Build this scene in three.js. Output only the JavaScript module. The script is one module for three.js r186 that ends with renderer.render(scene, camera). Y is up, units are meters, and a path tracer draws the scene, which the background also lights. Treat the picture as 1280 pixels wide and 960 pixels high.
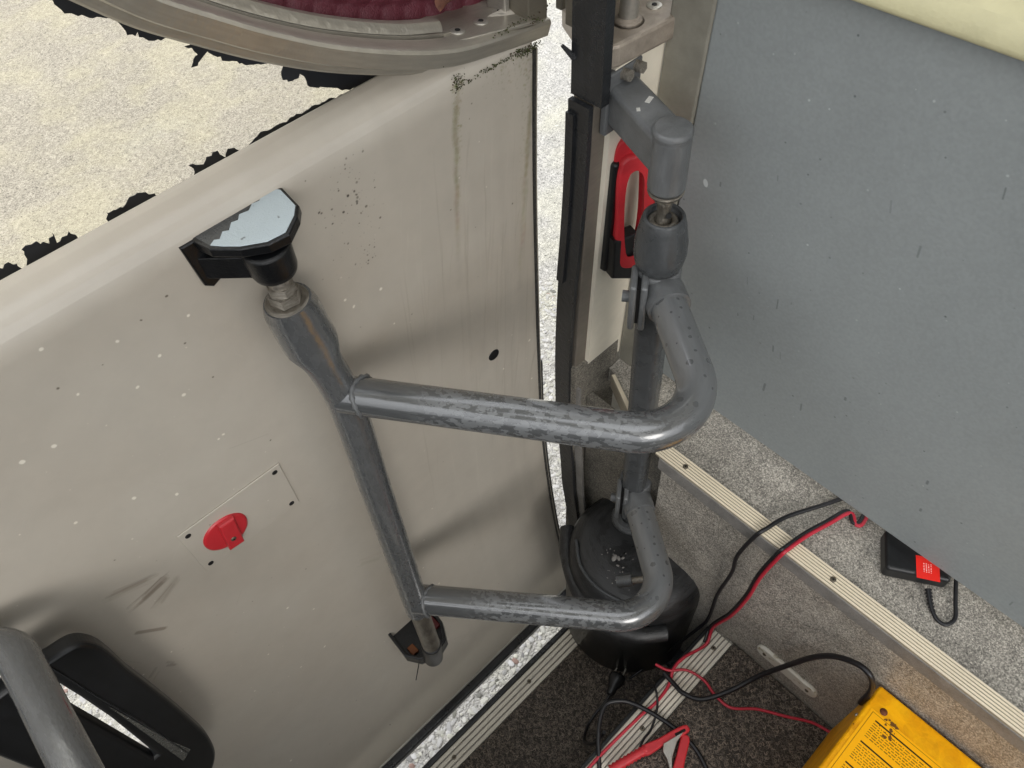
import * as THREE from 'three';
import { RoundedBoxGeometry } from 'three/addons/geometries/RoundedBoxGeometry.js';
import { mergeGeometries, mergeVertices, toCreasedNormals } from 'three/addons/utils/BufferGeometryUtils.js';

// ---------------------------------------------------------------- camera, sky, sun, exposure
const scene = new THREE.Scene();
const camera = new THREE.PerspectiveCamera(53.09, 4 / 3, 0.02, 200);
camera.position.set(0, 1.5, 0);
camera.up.set(0.579, 0.598, -0.554).normalize();
camera.lookAt(0.373, 1.5 - 0.799, -0.472);

const renderer = new THREE.WebGLRenderer({ antialias: true });
renderer.toneMapping = THREE.LinearToneMapping;
renderer.toneMappingExposure = 1.15;
renderer.shadowMap.enabled = true;
renderer.shadowMap.type = THREE.PCFSoftShadowMap;

const SUN_DIR = new THREE.Vector3(-0.42, 0.55, 0.95).normalize();
{ // bright overcast sky: slightly brighter towards the veiled sun, nothing else
  const w = 256, h = 128, d = new Float32Array(w * h * 4), v = new THREE.Vector3();
  for (let j = 0; j < h; j++) for (let i = 0; i < w; i++) {
    const th = ((j + 0.5) / h - 0.5) * Math.PI, ph = ((i + 0.5) / w - 0.5) * 2 * Math.PI;
    v.set(Math.cos(ph) * Math.cos(th), Math.sin(th), Math.sin(ph) * Math.cos(th));
    const s = Math.max(0, v.dot(SUN_DIR)), el = Math.max(0, v.y);
    const L = v.y < -0.02 ? 0.5 : 0.66 + 1.6 * el + 0.6 * s * s * s;
    const k = (j * w + i) * 4; d[k] = L * 0.97; d[k + 1] = L * 0.995; d[k + 2] = L * 1.03; d[k + 3] = 1;
  }
  const t = new THREE.DataTexture(d, w, h, THREE.RGBAFormat, THREE.FloatType);
  t.mapping = THREE.EquirectangularReflectionMapping; t.magFilter = THREE.LinearFilter; t.minFilter = THREE.LinearFilter;
  t.wrapS = THREE.RepeatWrapping; t.needsUpdate = true;
  scene.background = t; scene.environment = t; scene.environmentIntensity = 1;
}
const sun = new THREE.DirectionalLight(0xfffaf4, 1.05);
sun.position.copy(SUN_DIR).multiplyScalar(8); sun.castShadow = true; sun.shadow.radius = 40;
sun.shadow.mapSize.set(2048, 2048);
Object.assign(sun.shadow.camera, { left: -4, right: 4, top: 4, bottom: -4, near: 0.5, far: 20 });
scene.add(sun); scene.add(sun.target);

// ---------------------------------------------------------------- helpers
const PI = Math.PI;
let seed = 20241;
const rnd = () => { seed = (seed + 0x6D2B79F5) | 0; let t = Math.imul(seed ^ (seed >>> 15), 1 | seed); t = (t + Math.imul(t ^ (t >>> 7), 61 | t)) ^ t; return ((t ^ (t >>> 14)) >>> 0) / 4294967296; };
const rr = (a, b) => a + (b - a) * rnd();
const V = (x, y, z) => new THREE.Vector3(x, y, z);
const lerp = (a, b, t) => a + (b - a) * t, clamp = (x, a = 0, b = 1) => Math.min(b, Math.max(a, x));
const smooth = (a, b, x) => { const t = clamp((x - a) / (b - a)); return t * t * (3 - 2 * t); };
function interp(T, x) { // T: [[x, v], ...]
  if (x <= T[0][0]) return T[0][1];
  for (let i = 1; i < T.length; i++) if (x <= T[i][0]) { const a = T[i - 1], b = T[i]; const t = (x - a[0]) / (b[0] - a[0]); return lerp(a[1], b[1], t); }
  return T[T.length - 1][1];
}
// tiling value noise
function grid(n) { const g = new Float32Array(n * n); for (let i = 0; i < n * n; i++) g[i] = rnd(); return { n, g }; }
function vn(G, u, v) { // u,v in cells, wraps
  const n = G.n; let x0 = Math.floor(u), y0 = Math.floor(v); let fx = u - x0, fy = v - y0; fx = fx * fx * (3 - 2 * fx); fy = fy * fy * (3 - 2 * fy);
  x0 = ((x0 % n) + n) % n; y0 = ((y0 % n) + n) % n; const x1 = (x0 + 1) % n, y1 = (y0 + 1) % n, g = G.g;
  return (g[y0 * n + x0] * (1 - fx) + g[y0 * n + x1] * fx) * (1 - fy) + (g[y1 * n + x0] * (1 - fx) + g[y1 * n + x1] * fx) * fy;
}
const G8 = grid(8), G16 = grid(16), G32 = grid(32), G64 = grid(64), G128 = grid(128), G256 = grid(256);
const GS = [[8, G8], [16, G16], [32, G32], [64, G64], [128, G128], [256, G256]];
function fbm(u, v, a, b) { let s = 0, w = 0, k = 1; for (let i = a; i <= b; i++) { s += k * vn(GS[i][1], u * GS[i][0], v * GS[i][0]); w += k; k *= 0.6; } return s / w; } // u,v 0..1, tiles
let ds = 12345; const dith = () => { ds = (Math.imul(ds, 1664525) + 1013904223) | 0; return (ds >>> 8) / 16777216; };
function dataTex(w, h, fn, srgb = true) { // fn(u, v) -> [r,g,b] 0..255 ; v up
  const d = new Uint8Array(w * h * 4);
  for (let j = 0; j < h; j++) for (let i = 0; i < w; i++) { const c = fn((i + 0.5) / w, (j + 0.5) / h), k = (j * w + i) * 4; const e = dith(); if (typeof c === 'number') { d[k] = d[k + 1] = d[k + 2] = clamp(c + e, 0, 255); } else { d[k] = clamp(c[0] + e, 0, 255); d[k + 1] = clamp(c[1] + e, 0, 255); d[k + 2] = clamp(c[2] + e, 0, 255); } d[k + 3] = 255; }
  const t = new THREE.DataTexture(d, w, h, THREE.RGBAFormat); return fin(t, srgb);
}
function fin(t, srgb) { t.magFilter = THREE.LinearFilter; t.minFilter = THREE.LinearMipmapLinearFilter; t.generateMipmaps = true; t.wrapS = t.wrapT = THREE.RepeatWrapping; if (srgb) t.colorSpace = THREE.SRGBColorSpace; t.needsUpdate = true; return t; }
function canvasTex(w, h, draw, srgb = true) { const c = document.createElement('canvas'); c.width = w; c.height = h; draw(c.getContext('2d'), w, h); return fin(new THREE.CanvasTexture(c), srgb); }

function numbered(name) { if (!scene.getObjectByName(name)) return name; let i = 1; while (scene.getObjectByName(`${name}_${String(i).padStart(3, '0')}`)) i++; return `${name}_${String(i).padStart(3, '0')}`; }
function mesh(name, geo, mat, parent) {
  const list = Array.isArray(geo) ? geo.map((g) => (g.index ? g.toNonIndexed() : g)) : null;
  const g = list ? mergeGeometries(list.map(strip)) : geo;
  const m = new THREE.Mesh(g, mat); m.name = parent ? name : numbered(name); m.castShadow = m.receiveShadow = true; (parent || scene).add(m); return m;
}
function strip(g) { for (const k of Object.keys(g.attributes)) if (!['position', 'normal', 'uv'].includes(k)) g.deleteAttribute(k); return g; }
function thing(name, label, category, group) { const o = new THREE.Group(); o.name = numbered(name); scene.add(o); o.userData = { label, category }; if (group) o.userData.group = group; return o; }
function tag(o, label, category, group) { o.userData.label = label; o.userData.category = category; if (group) o.userData.group = group; return o; }
function struct(name, geo, mat) { const m = mesh(name, geo, mat); m.userData.kind = 'structure'; return m; }
function boxUV(g0, s = 1, ox = 0, oy = 0) { // metres / s, by main face axis
  const g = g0.index ? g0.toNonIndexed() : g0; const p = g.attributes.position, uv = new Float32Array(p.count * 2), a = V(), b = V(), c = V(), n = V();
  for (let i = 0; i < p.count; i += 3) {
    a.fromBufferAttribute(p, i); b.fromBufferAttribute(p, i + 1); c.fromBufferAttribute(p, i + 2); n.copy(b).sub(a).cross(c.clone().sub(a)); const ax = Math.abs(n.x), ay = Math.abs(n.y), az = Math.abs(n.z);
    [a, b, c].forEach((q, k) => { let u, v; if (ay >= ax && ay >= az) { u = q.x; v = -q.z; } else if (ax >= az) { u = -q.z; v = q.y; } else { u = q.x; v = q.y; } uv[(i + k) * 2] = (u + ox) / s; uv[(i + k) * 2 + 1] = (v + oy) / s; });
  }
  g.setAttribute('uv', new THREE.BufferAttribute(uv, 2)); return g;
}
const box = (x0, x1, y0, y1, z0, z1, r = 0, s = 1) => { const w = x1 - x0, h = y1 - y0, d = z1 - z0; const g = r ? new RoundedBoxGeometry(w, h, d, 3, r) : new THREE.BoxGeometry(w, h, d); g.translate((x0 + x1) / 2, (y0 + y1) / 2, (z0 + z1) / 2); return boxUV(g, s); };
const poly = (pts) => { const s = new THREE.Shape(); pts.forEach((p, i) => (i ? s.lineTo(p[0], p[1]) : s.moveTo(p[0], p[1]))); s.closePath(); return s; };
const smoothPoly = (pts) => { const s = new THREE.Shape(); const c = new THREE.CatmullRomCurve3(pts.map((p) => V(p[0], p[1], 0)), true, 'centripetal').getPoints(pts.length * 6); c.forEach((p, i) => (i ? s.lineTo(p.x, p.y) : s.moveTo(p.x, p.y))); return s; };
const ext = (shape, depth, bevel = 0, seg = 2) => new THREE.ExtrudeGeometry(shape, { depth: depth - 2 * bevel, bevelEnabled: bevel > 0, bevelThickness: bevel, bevelSize: bevel, bevelOffset: -bevel, bevelSegments: seg, curveSegments: 20 }).translate(0, 0, bevel);
// shape in (x,y) standing in plane z, from z0 forward
const extZ = (shape, z0, depth, bevel) => ext(shape, depth, bevel).translate(0, 0, z0);
// shape given as (x, z) lying flat, from y0 upward
const extY = (pts, y0, depth, bevel, fn = poly) => ext(fn(pts.map(([x, z]) => [x, -z])), depth, bevel).rotateX(-PI / 2).translate(0, y0, 0);
// profile in (z, y), run along x from x0 to x1
const extX = (shape, x0, x1, bevel) => ext(shape, x1 - x0, bevel).rotateY(-PI / 2).translate(x1, 0, 0);
const shear = (g, y0, k, axis = 'z') => { const p = g.attributes.position; for (let i = 0; i < p.count; i++) { const d = (p.getY(i) - y0) * k; if (axis === 'z') p.setZ(i, p.getZ(i) + d); else p.setX(i, p.getX(i) + d); } g.computeVertexNormals(); return g; };
const cyl = (r0, r1, a, b, seg = 28, open = false) => { // from a to b
  const d = b.clone().sub(a), L = d.length(); const g = new THREE.CylinderGeometry(r1, r0, L, seg, 1, open); g.translate(0, L / 2, 0);
  g.applyQuaternion(new THREE.Quaternion().setFromUnitVectors(V(0, 1, 0), d.normalize())); g.translate(a.x, a.y, a.z); return g;
};
const lathe = (pts, at, dir = V(0, 1, 0), seg = 40) => { const g = new THREE.LatheGeometry(pts.map((p) => new THREE.Vector2(p[0], p[1])), seg); g.applyQuaternion(new THREE.Quaternion().setFromUnitVectors(V(0, 1, 0), dir.clone().normalize())); g.translate(at.x, at.y, at.z); return g; };
// tube along points with varying radius; uv in metres (u along / s, v around once)
function tube(curve, radius, n = 120, m = 28, s = 0.4, cap = true) {
  const fr = curve.computeFrenetFrames(n, false), pos = [], nor = [], uv = [], idx = []; const L = curve.getLength();
  for (let i = 0; i <= n; i++) { const t = i / n, P = curve.getPointAt(t), r = typeof radius === 'function' ? radius(t) : radius;
    for (let j = 0; j <= m; j++) { const a = (j / m) * 2 * PI, N = fr.normals[i].clone().multiplyScalar(Math.cos(a)).add(fr.binormals[i].clone().multiplyScalar(Math.sin(a))); pos.push(P.x + N.x * r, P.y + N.y * r, P.z + N.z * r); nor.push(N.x, N.y, N.z); uv.push((t * L) / s, j / m); } }
  for (let i = 0; i < n; i++) for (let j = 0; j < m; j++) { const a = i * (m + 1) + j, b = a + m + 1; idx.push(a, a + 1, b, b, a + 1, b + 1); }
  if (cap) for (const e of [0, n]) { const P = curve.getPointAt(e / n), T = curve.getTangentAt(e / n).multiplyScalar(e ? 1 : -1), c = pos.length / 3; pos.push(P.x, P.y, P.z); nor.push(T.x, T.y, T.z); uv.push(0, 0);
    for (let j = 0; j <= m; j++) { const k = (e * (m + 1) + j) * 3; pos.push(pos[k], pos[k + 1], pos[k + 2]); nor.push(T.x, T.y, T.z); uv.push(0.01, j / m); }
    for (let j = 0; j < m; j++) e ? idx.push(c, c + 1 + j, c + 2 + j) : idx.push(c, c + 2 + j, c + 1 + j); }
  const g = new THREE.BufferGeometry(); g.setAttribute('position', new THREE.Float32BufferAttribute(pos, 3)); g.setAttribute('normal', new THREE.Float32BufferAttribute(nor, 3)); g.setAttribute('uv', new THREE.Float32BufferAttribute(uv, 2)); g.setIndex(idx); return fixWinding(g);
}
function fixWinding(g) { // make faces agree with their normals
  const p = g.attributes.position, n = g.attributes.normal, ix = g.index.array, a = V(), b = V(), c = V(), m = V(); let bad = 0, all = 0;
  for (let i = 0; i < ix.length; i += 3) { a.fromBufferAttribute(p, ix[i]); b.fromBufferAttribute(p, ix[i + 1]); c.fromBufferAttribute(p, ix[i + 2]); m.fromBufferAttribute(n, ix[i]); if (b.sub(a).cross(c.sub(a)).dot(m) < 0) { const t = ix[i + 1]; ix[i + 1] = ix[i + 2]; ix[i + 2] = t; } }
  return g;
}
const spline = (pts, tension = 0.5) => new THREE.CatmullRomCurve3(pts.map((p) => (p.isVector3 ? p : V(...p))), false, 'catmullrom', tension);
// 2D profile (n, z) swept along a curve that lies in an upright plane z = 0 (points [x, y]); n is the curve's left normal
function sweepXY(pts, profile, n = 80, s = 0.4) {
  const c = new THREE.CatmullRomCurve3(pts.map((p) => V(p[0], p[1], 0)), false, 'centripetal'), pos = [], uv = [], idx = [], m = profile.length, L = c.getLength();
  let per = [0]; for (let j = 1; j < m; j++) per.push(per[j - 1] + Math.hypot(profile[j][0] - profile[j - 1][0], profile[j][1] - profile[j - 1][1]));
  for (let i = 0; i <= n; i++) { const P = c.getPointAt(i / n), T = c.getTangentAt(i / n); for (let j = 0; j < m; j++) { const [k, z] = profile[j]; pos.push(P.x - T.y * k, P.y + T.x * k, z); uv.push((i / n) * L / s, per[j] / s); } }
  for (let i = 0; i < n; i++) for (let j = 0; j < m - 1; j++) { const a = i * m + j, b = a + m; idx.push(a, b, a + 1, b, b + 1, a + 1); }
  const g = new THREE.BufferGeometry(); g.setAttribute('position', new THREE.Float32BufferAttribute(pos, 3)); g.setAttribute('uv', new THREE.Float32BufferAttribute(uv, 2)); g.setIndex(idx); g.computeVertexNormals(); return toCreasedNormals(g, 0.5);
}
// filleted plan polyline -> smooth curve of straight runs and arcs
function fillet(pts, radii) {
  const P = new THREE.CurvePath(); let cur = pts[0].clone();
  for (let i = 1; i < pts.length - 1; i++) { const c = pts[i], a = pts[i - 1].clone().sub(c).normalize(), b = pts[i + 1].clone().sub(c).normalize(), half = Math.acos(clamp(a.dot(b), -1, 1)) / 2, r = radii[i - 1], t = r / Math.tan(half); const s = c.clone().addScaledVector(a, t), e = c.clone().addScaledVector(b, t); P.add(new THREE.LineCurve3(cur, s)); const h = (4 / 3) * Math.tan((PI - 2 * half) / 4) * r; P.add(new THREE.CubicBezierCurve3(s, s.clone().addScaledVector(a, -h), e.clone().addScaledVector(b, -h), e)); cur = e; }
  P.add(new THREE.LineCurve3(cur, pts[pts.length - 1].clone())); return new THREE.CatmullRomCurve3(P.getSpacedPoints(90), false, 'centripetal');
}
const M = (o) => new THREE.MeshStandardMaterial(o), MP = (o) => new THREE.MeshPhysicalMaterial(o);

// ---------------------------------------------------------------- surfaces
// door lining: colour of the painted panel with its stains, splashes and scuffs (metres: x -0.9..0.6, y -0.4..1.1)
const DX0 = -0.9, DX1 = 0.6, DY0 = -0.4, DY1 = 1.1;
const doorMap = canvasTex(2048, 2048, (c, w, h) => {
  const X = (x) => ((x - DX0) / (DX1 - DX0)) * w, Y = (y) => (1 - (y - DY0) / (DY1 - DY0)) * h, S = w / (DX1 - DX0);
  const im = c.createImageData(w, h);
  for (let j = 0; j < h; j++) for (let i = 0; i < w; i++) { const u = i / w, v = j / h, k = (j * w + i) * 4; const a = fbm(u, v, 0, 3) - 0.5, b = fbm(u * 1.7 + 0.3, v * 1.7, 2, 5) - 0.5, st = vn(G128, u * 128, v * 6) - 0.5; const x = lerp(DX0, DX1, u); const q = 1 + a * 0.05 + b * 0.045 + st * 0.03 * smooth(0.1, 0.5, x);
    const e = dith(); im.data[k] = 176 * q + e; im.data[k + 1] = (169 + a * 3) * q + e; im.data[k + 2] = (157 + a * 5) * q + e; im.data[k + 3] = 255; }
  c.putImageData(im, 0, 0);
  const dot = (x, y, r, col) => { c.fillStyle = col; c.beginPath(); c.ellipse(X(x), Y(y), r * S * rr(0.8, 1.2), r * S * rr(0.8, 1.3), rr(0, 3), 0, 2 * PI); c.fill(); };
  // run marks of rain water
  for (let i = 0; i < 110; i++) { const x = 0.3 + 0.255 * Math.pow(rnd(), 0.6), y = rr(0.35, 1.02), L = rr(0.06, 0.35); const g = c.createLinearGradient(0, Y(y), 0, Y(y - L)), dk = rnd() < 0.6, a = rr(0.04, 0.13); const col = dk ? '84,74,58' : '214,208,192'; g.addColorStop(0, `rgba(${col},0)`); g.addColorStop(0.25, `rgba(${col},${a})`); g.addColorStop(1, `rgba(${col},0)`); c.strokeStyle = g; c.lineWidth = rr(1, 5); c.beginPath(); c.moveTo(X(x), Y(y)); for (let t = 0; t <= 1; t += 0.1) c.lineTo(X(x - 0.02 * t + rr(-0.001, 0.001)), Y(y - L * t)); c.stroke(); }
  // green-brown algae runs below the window rail
  for (const [x, y, dx, L, n, wd] of [[0.441, 1.05, -0.02, 0.10, 220, 0.008], [0.436, 1.0, -0.02, 0.22, 120, 0.005], [0.546, 1.03, -0.03, 0.3, 300, 0.010], [0.52, 1.04, -0.02, 0.1, 140, 0.02], [0.49, 1.05, -0.01, 0.06, 60, 0.02]]) for (let i = 0; i < n; i++) { const t = Math.pow(rnd(), 1.7), s = (1 - t) * 0.8 + 0.2; dot(x + dx * t + rr(-1, 1) * wd * s, y - L * t, rr(0.0005, 0.0018) * s, `rgba(${rr(70, 104) | 0},${rr(70, 92) | 0},${rr(30, 48) | 0},${rr(0.05, 0.2) * s})`); }
  for (const [x, y, L, dx] of [[0.438, 1.045, 0.3, -0.03], [0.433, 1.03, 0.24, -0.02], [0.55, 1.0, 0.34, -0.03], [0.545, 0.96, 0.3, -0.03]]) { c.lineCap = 'round'; for (let k = 0; k < 24; k++) { const t = k / 24; c.strokeStyle = `rgba(112,104,74,${0.075 * (1 - t) * (0.4 + 1.2 * vn(G64, k * 1.7, x * 300))})`; for (const lw of [12, 7, 3]) { c.lineWidth = lw; c.beginPath(); c.moveTo(X(x + dx * t + 0.0015 * Math.sin(k * 1.3)), Y(y - L * t)); c.lineTo(X(x + dx * (t + 0.05) + 0.0015 * Math.sin(k * 1.3 + 1.3)), Y(y - L * (t + 0.05))); c.stroke(); } } }
  // dried splashes
  for (const [x, y] of [[.088, .971], [.023, .990], [.046, .946], [.044, .880], [.013, .926], [-.031, .960], [-.029, 1.027], [-.076, .920], [-.104, .925], [-.058, .786], [-.023, .747], [.048, .786], [.055, .788], [.247, .863], [.255, .845], [.295, .844], [-.159, .464], [-.204, .494], [-.202, .463], [-.076, .260], [-.002, .146], [-.130, .191], [-.053, .146], [-.179, -.110], [-.114, .808], [.021, .280], [-.009, .342], [.301, .774], [.473, .512], [.279, .283], [.534, .426], [.533, .533], [.244, .209], [.222, .125], [.239, .030]]) dot(x, y, rr(0.0013, 0.0024), 'rgba(226,220,206,0.9)');
  for (let i = 0; i < 150; i++) dot(rr(-0.3, 0.55), rr(-0.3, 1), rr(0.0004, 0.0011), `rgba(224,218,204,${rr(0.3, 0.85)})`);
  for (const [x, y] of [[.050, .997], [.080, 1.006], [.072, .942], [.078, .878], [-.040, .979], [.097, .726], [.001, .975], [.512, .838], [.002, -.281], [-.019, -.109], [-.110, -.171]]) dot(x, y, rr(0.0007, 0.0014), 'rgba(72,64,54,0.75)');
  for (let i = 0; i < 120; i++) { const t = rnd(); dot(0.285 + rr(-1, 1) * 0.035 * (0.4 + rnd()), 0.965 + rr(-1, 1) * 0.075, 0.0003 + 0.0013 * Math.pow(rnd(), 3), `rgba(50,44,38,${rr(0.35, 0.9)})`); }
  for (let i = 0; i < 90; i++) dot(rr(-0.3, 0.55), rr(-0.3, 1.02), rr(0.0003, 0.001), `rgba(70,62,50,${rr(0.3, 0.7)})`);
  // scuffs
  c.lineCap = 'round';
  for (const [x, y, x2, y2, a, n] of [[-.096, .621, -.150, .612, .26, 16], [-.107, .638, -.160, .660, .16, 12], [-.09, .604, -.135, .585, .2, 10], [-.162, .556, -.133, .519, .4, 3], [-.176, .442, -.168, .43, .5, 3], [-.195, .44, -.187, .45, .4, 2], [.12, .3, .17, .27, .1, 6]]) for (let i = 0; i < n; i++) { const o = rr(-0.008, 0.008); c.strokeStyle = `rgba(72,60,46,${a * rr(0.4, 1)})`; c.lineWidth = rr(2, 9); c.globalAlpha = 0.45; c.beginPath(); c.moveTo(X(x + rr(-.008, .008)), Y(y + o)); c.lineTo(X(lerp(x, x2, rr(0.5, 1))), Y(lerp(y, y2, 0.9) + o)); c.stroke(); c.globalAlpha = 1; }
  for (let i = 0; i < 26; i++) { const x = rr(-0.3, 0.5), y = rr(-0.3, 0.9), a = rr(0, 6.3), L = rr(0.01, 0.06); c.strokeStyle = `rgba(${rnd() < 0.5 ? '90,80,66' : '210,204,190'},${rr(0.08, 0.22)})`; c.lineWidth = rr(0.6, 1.6); c.beginPath(); c.moveTo(X(x), Y(y)); c.lineTo(X(x + Math.cos(a) * L), Y(y + Math.sin(a) * L)); c.stroke(); }
});
const doorUV = (g0) => { const g = g0.index ? g0.toNonIndexed() : g0, p = g.attributes.position, uv = new Float32Array(p.count * 2); for (let i = 0; i < p.count; i++) { uv[2 * i] = (p.getX(i) - DX0) / (DX1 - DX0); uv[2 * i + 1] = (p.getY(i) - DY0) / (DY1 - DY0); } g.setAttribute('uv', new THREE.BufferAttribute(uv, 2)); return g; };
const gloss = dataTex(512, 512, (u, v) => { const q = fbm(u, v, 0, 4); return 90 + 120 * q; }, false); // roughness 0.35..0.8
const grainBump = dataTex(512, 512, (u, v) => 255 * (0.6 * fbm(u, v, 3, 5) + 0.4 * vn(G256, u * 256, v * 256)), false);
const doorMat = MP({ map: doorMap, roughness: 0.5, bumpMap: grainBump, bumpScale: 0.0003, clearcoat: 0.7, clearcoatRoughness: 0.3 });
// grey paint: wet and smooth, with ragged dried patches along part of each arm and drops on the dry bends
const wet = (u, v) => { const zone = smooth(0.10, 0.2, u) * (1 - smooth(0.46, 0.56, u)), f = fbm(u * 3, v, 2, 5); return clamp(zone * smooth(0.47, 0.50, f) + smooth(0.5, 0.62, u) * 0.85); };
const drops = Array.from({ length: 130 }, () => { const u = 0.42 + 0.58 * rnd(); return [u, rnd(), rr(0.0012, 0.0045) * (rnd() < 0.15 ? 1.7 : 1)]; });
const dropMask = new Float32Array(1024 * 256); for (const [u, v, r] of drops) { const n = Math.ceil(r * 1024 * 1.4); for (let j = -n; j <= n; j++) for (let i = -n; i <= n; i++) { const x = Math.round(u * 1024) + i, y = Math.round(v * 256) + j; const d = Math.hypot(i / 1024 * 0.62, j / 256 * 0.13) * (1 + 0.35 * vn(G64, x * 0.21, y * 0.21)); if (d < r * 0.62) dropMask[(((y % 256) + 256) % 256) * 1024 + ((x % 1024) + 1024) % 1024] = 1; } }
const dryAt = (u, v) => wet(u, v) * (1 - dropMask[Math.min(255, Math.floor(v * 256)) * 1024 + Math.min(1023, Math.floor((u % 1) * 1024))]);
const tone = (b) => [b * 0.97, b * 0.99, b * 1.0];
const armMap = dataTex(1024, 256, (u, v) => { const k = dryAt(u, v), s = vn(G256, u * 256, v * 128), f = fbm(u + 0.4, v, 2, 5); let b = lerp(76, 100, k) * (0.92 + 0.16 * f); if (s > 0.975) b *= 0.6; if (s < 0.012) b *= 1.4; return tone(b); });
const armRough = dataTex(1024, 256, (u, v) => { const k = dryAt(u, v), f = fbm(u, v + 0.3, 2, 5); return 255 * lerp(0.2, 0.4, k) * (0.8 + 0.4 * f); }, false);
const armBump = dataTex(1024, 256, (u, v) => 255 * (0.55 * fbm(u, v, 3, 5) + 0.25 * (1 - dryAt(u, v))), false);
const armPaint = MP({ ior: 1.7, clearcoat: 0.9, clearcoatRoughness: 0.1, map: armMap, roughnessMap: armRough, roughness: 1, bumpMap: armBump, bumpScale: 0.0003 });
const paintMap = dataTex(1024, 512, (u, v) => { const s = vn(G256, u * 256, v * 256), f = fbm(u + 0.4, v, 1, 5); let b = 80 * (0.92 + 0.16 * f); if (s > 0.985) b *= 0.6; if (s < 0.012) b *= 1.5; return tone(b); });
const paintRough = dataTex(1024, 512, (u, v) => { const f = fbm(u, v + 0.3, 2, 5); return 255 * lerp(0.18, 0.42, smooth(0.4, 0.6, f)); }, false);
const paintBump = dataTex(1024, 512, (u, v) => 255 * fbm(u, v, 3, 5), false);
const paint = MP({ ior: 1.7, clearcoat: 0.9, clearcoatRoughness: 0.12, map: paintMap, roughnessMap: paintRough, roughness: 1, bumpMap: paintBump, bumpScale: 0.0003 });
const dryMap = dataTex(512, 512, (u, v) => { const s = vn(G256, u * 256, v * 256), f = fbm(u, v, 1, 5); let b = 96 * (0.84 + 0.32 * f); if (s > 0.97) b *= 0.5; if (s < 0.03) b *= 1.6; return [b * 0.97, b * 0.99, b * 1.0]; });
const dryPaint = MP({ map: dryMap, ior: 1.6, roughness: 0.34, bumpMap: grainBump, bumpScale: 0.0003 });
const darkMap = dataTex(512, 512, (u, v) => { const s = vn(G256, u * 256, v * 256), f = fbm(u, v, 1, 5); let b = 68 * (0.84 + 0.32 * f); if (s < 0.02) b *= 1.9; return [b * 0.96, b * 0.99, b * 1.01]; });
const darkPaint = M({ map: darkMap, roughness: 0.48, roughnessMap: gloss, bumpMap: grainBump, bumpScale: 0.0003 });
// speckled step covering
const flecks = (base, amp, tint) => dataTex(1024, 1024, (u, v) => { const a = vn(G256, u * 256, v * 256), a2 = vn(G256, v * 512 + 31.3, u * 512), b = fbm(u, v, 1, 4); let q = base * (0.86 + 0.28 * b) + (a - 0.5) * amp + (a2 - 0.5) * amp * 0.7; if (a2 > 0.9) q += amp * 0.75; if (a2 < 0.08) q -= amp * 0.5; return [q * tint[0], q * tint[1], q * tint[2]]; });
const vinyl = M({ map: flecks(148, 84, [1, 0.968, 0.908]), roughness: 0.42, bumpMap: grainBump, bumpScale: 0.0005 });
const vinylRiser = vinyl; // the same covering on treads and risers
const carpetDirty = M({ map: flecks(112, 64, [1, 0.96, 0.88]), roughness: 0.7, bumpMap: grainBump, bumpScale: 0.0008 });
// looped coil mat
const coil = (col) => canvasTex(1024, 1024, (c, w, h) => { c.fillStyle = col ? '#2e2822' : '#000'; c.fillRect(0, 0, w, h); c.lineCap = 'round'; const N = 15000; for (let i = 0; i < N; i++) { const x = rnd() * w, y = rnd() * h, r = rr(5, 12), a = rr(0, 6.3), b = a + rr(1.2, 4), q = lerp(0.4, 0.95, i / N) * rr(0.75, 1.15); c.lineWidth = rr(2.4, 4); c.strokeStyle = col ? `rgb(${(142 * q) | 0},${(129 * q) | 0},${(115 * q) | 0})` : `rgb(${(235 * q) | 0},${(235 * q) | 0},${(235 * q) | 0})`; for (const ox of [0, x < 40 ? w : x > w - 40 ? -w : 0]) for (const oy of [0, y < 40 ? h : y > h - 40 ? -h : 0]) { c.beginPath(); c.ellipse(x + ox, y + oy, r, r * 0.7, a, a, b); c.stroke(); if (!ox && !oy && 0) break; } } }, col);
seed = 777; const coilMap = coil(true); seed = 777; const coilBump = coil(false);
const coilMat = M({ map: coilMap, bumpMap: coilBump, bumpScale: 0.002, roughness: 0.6 });
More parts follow.
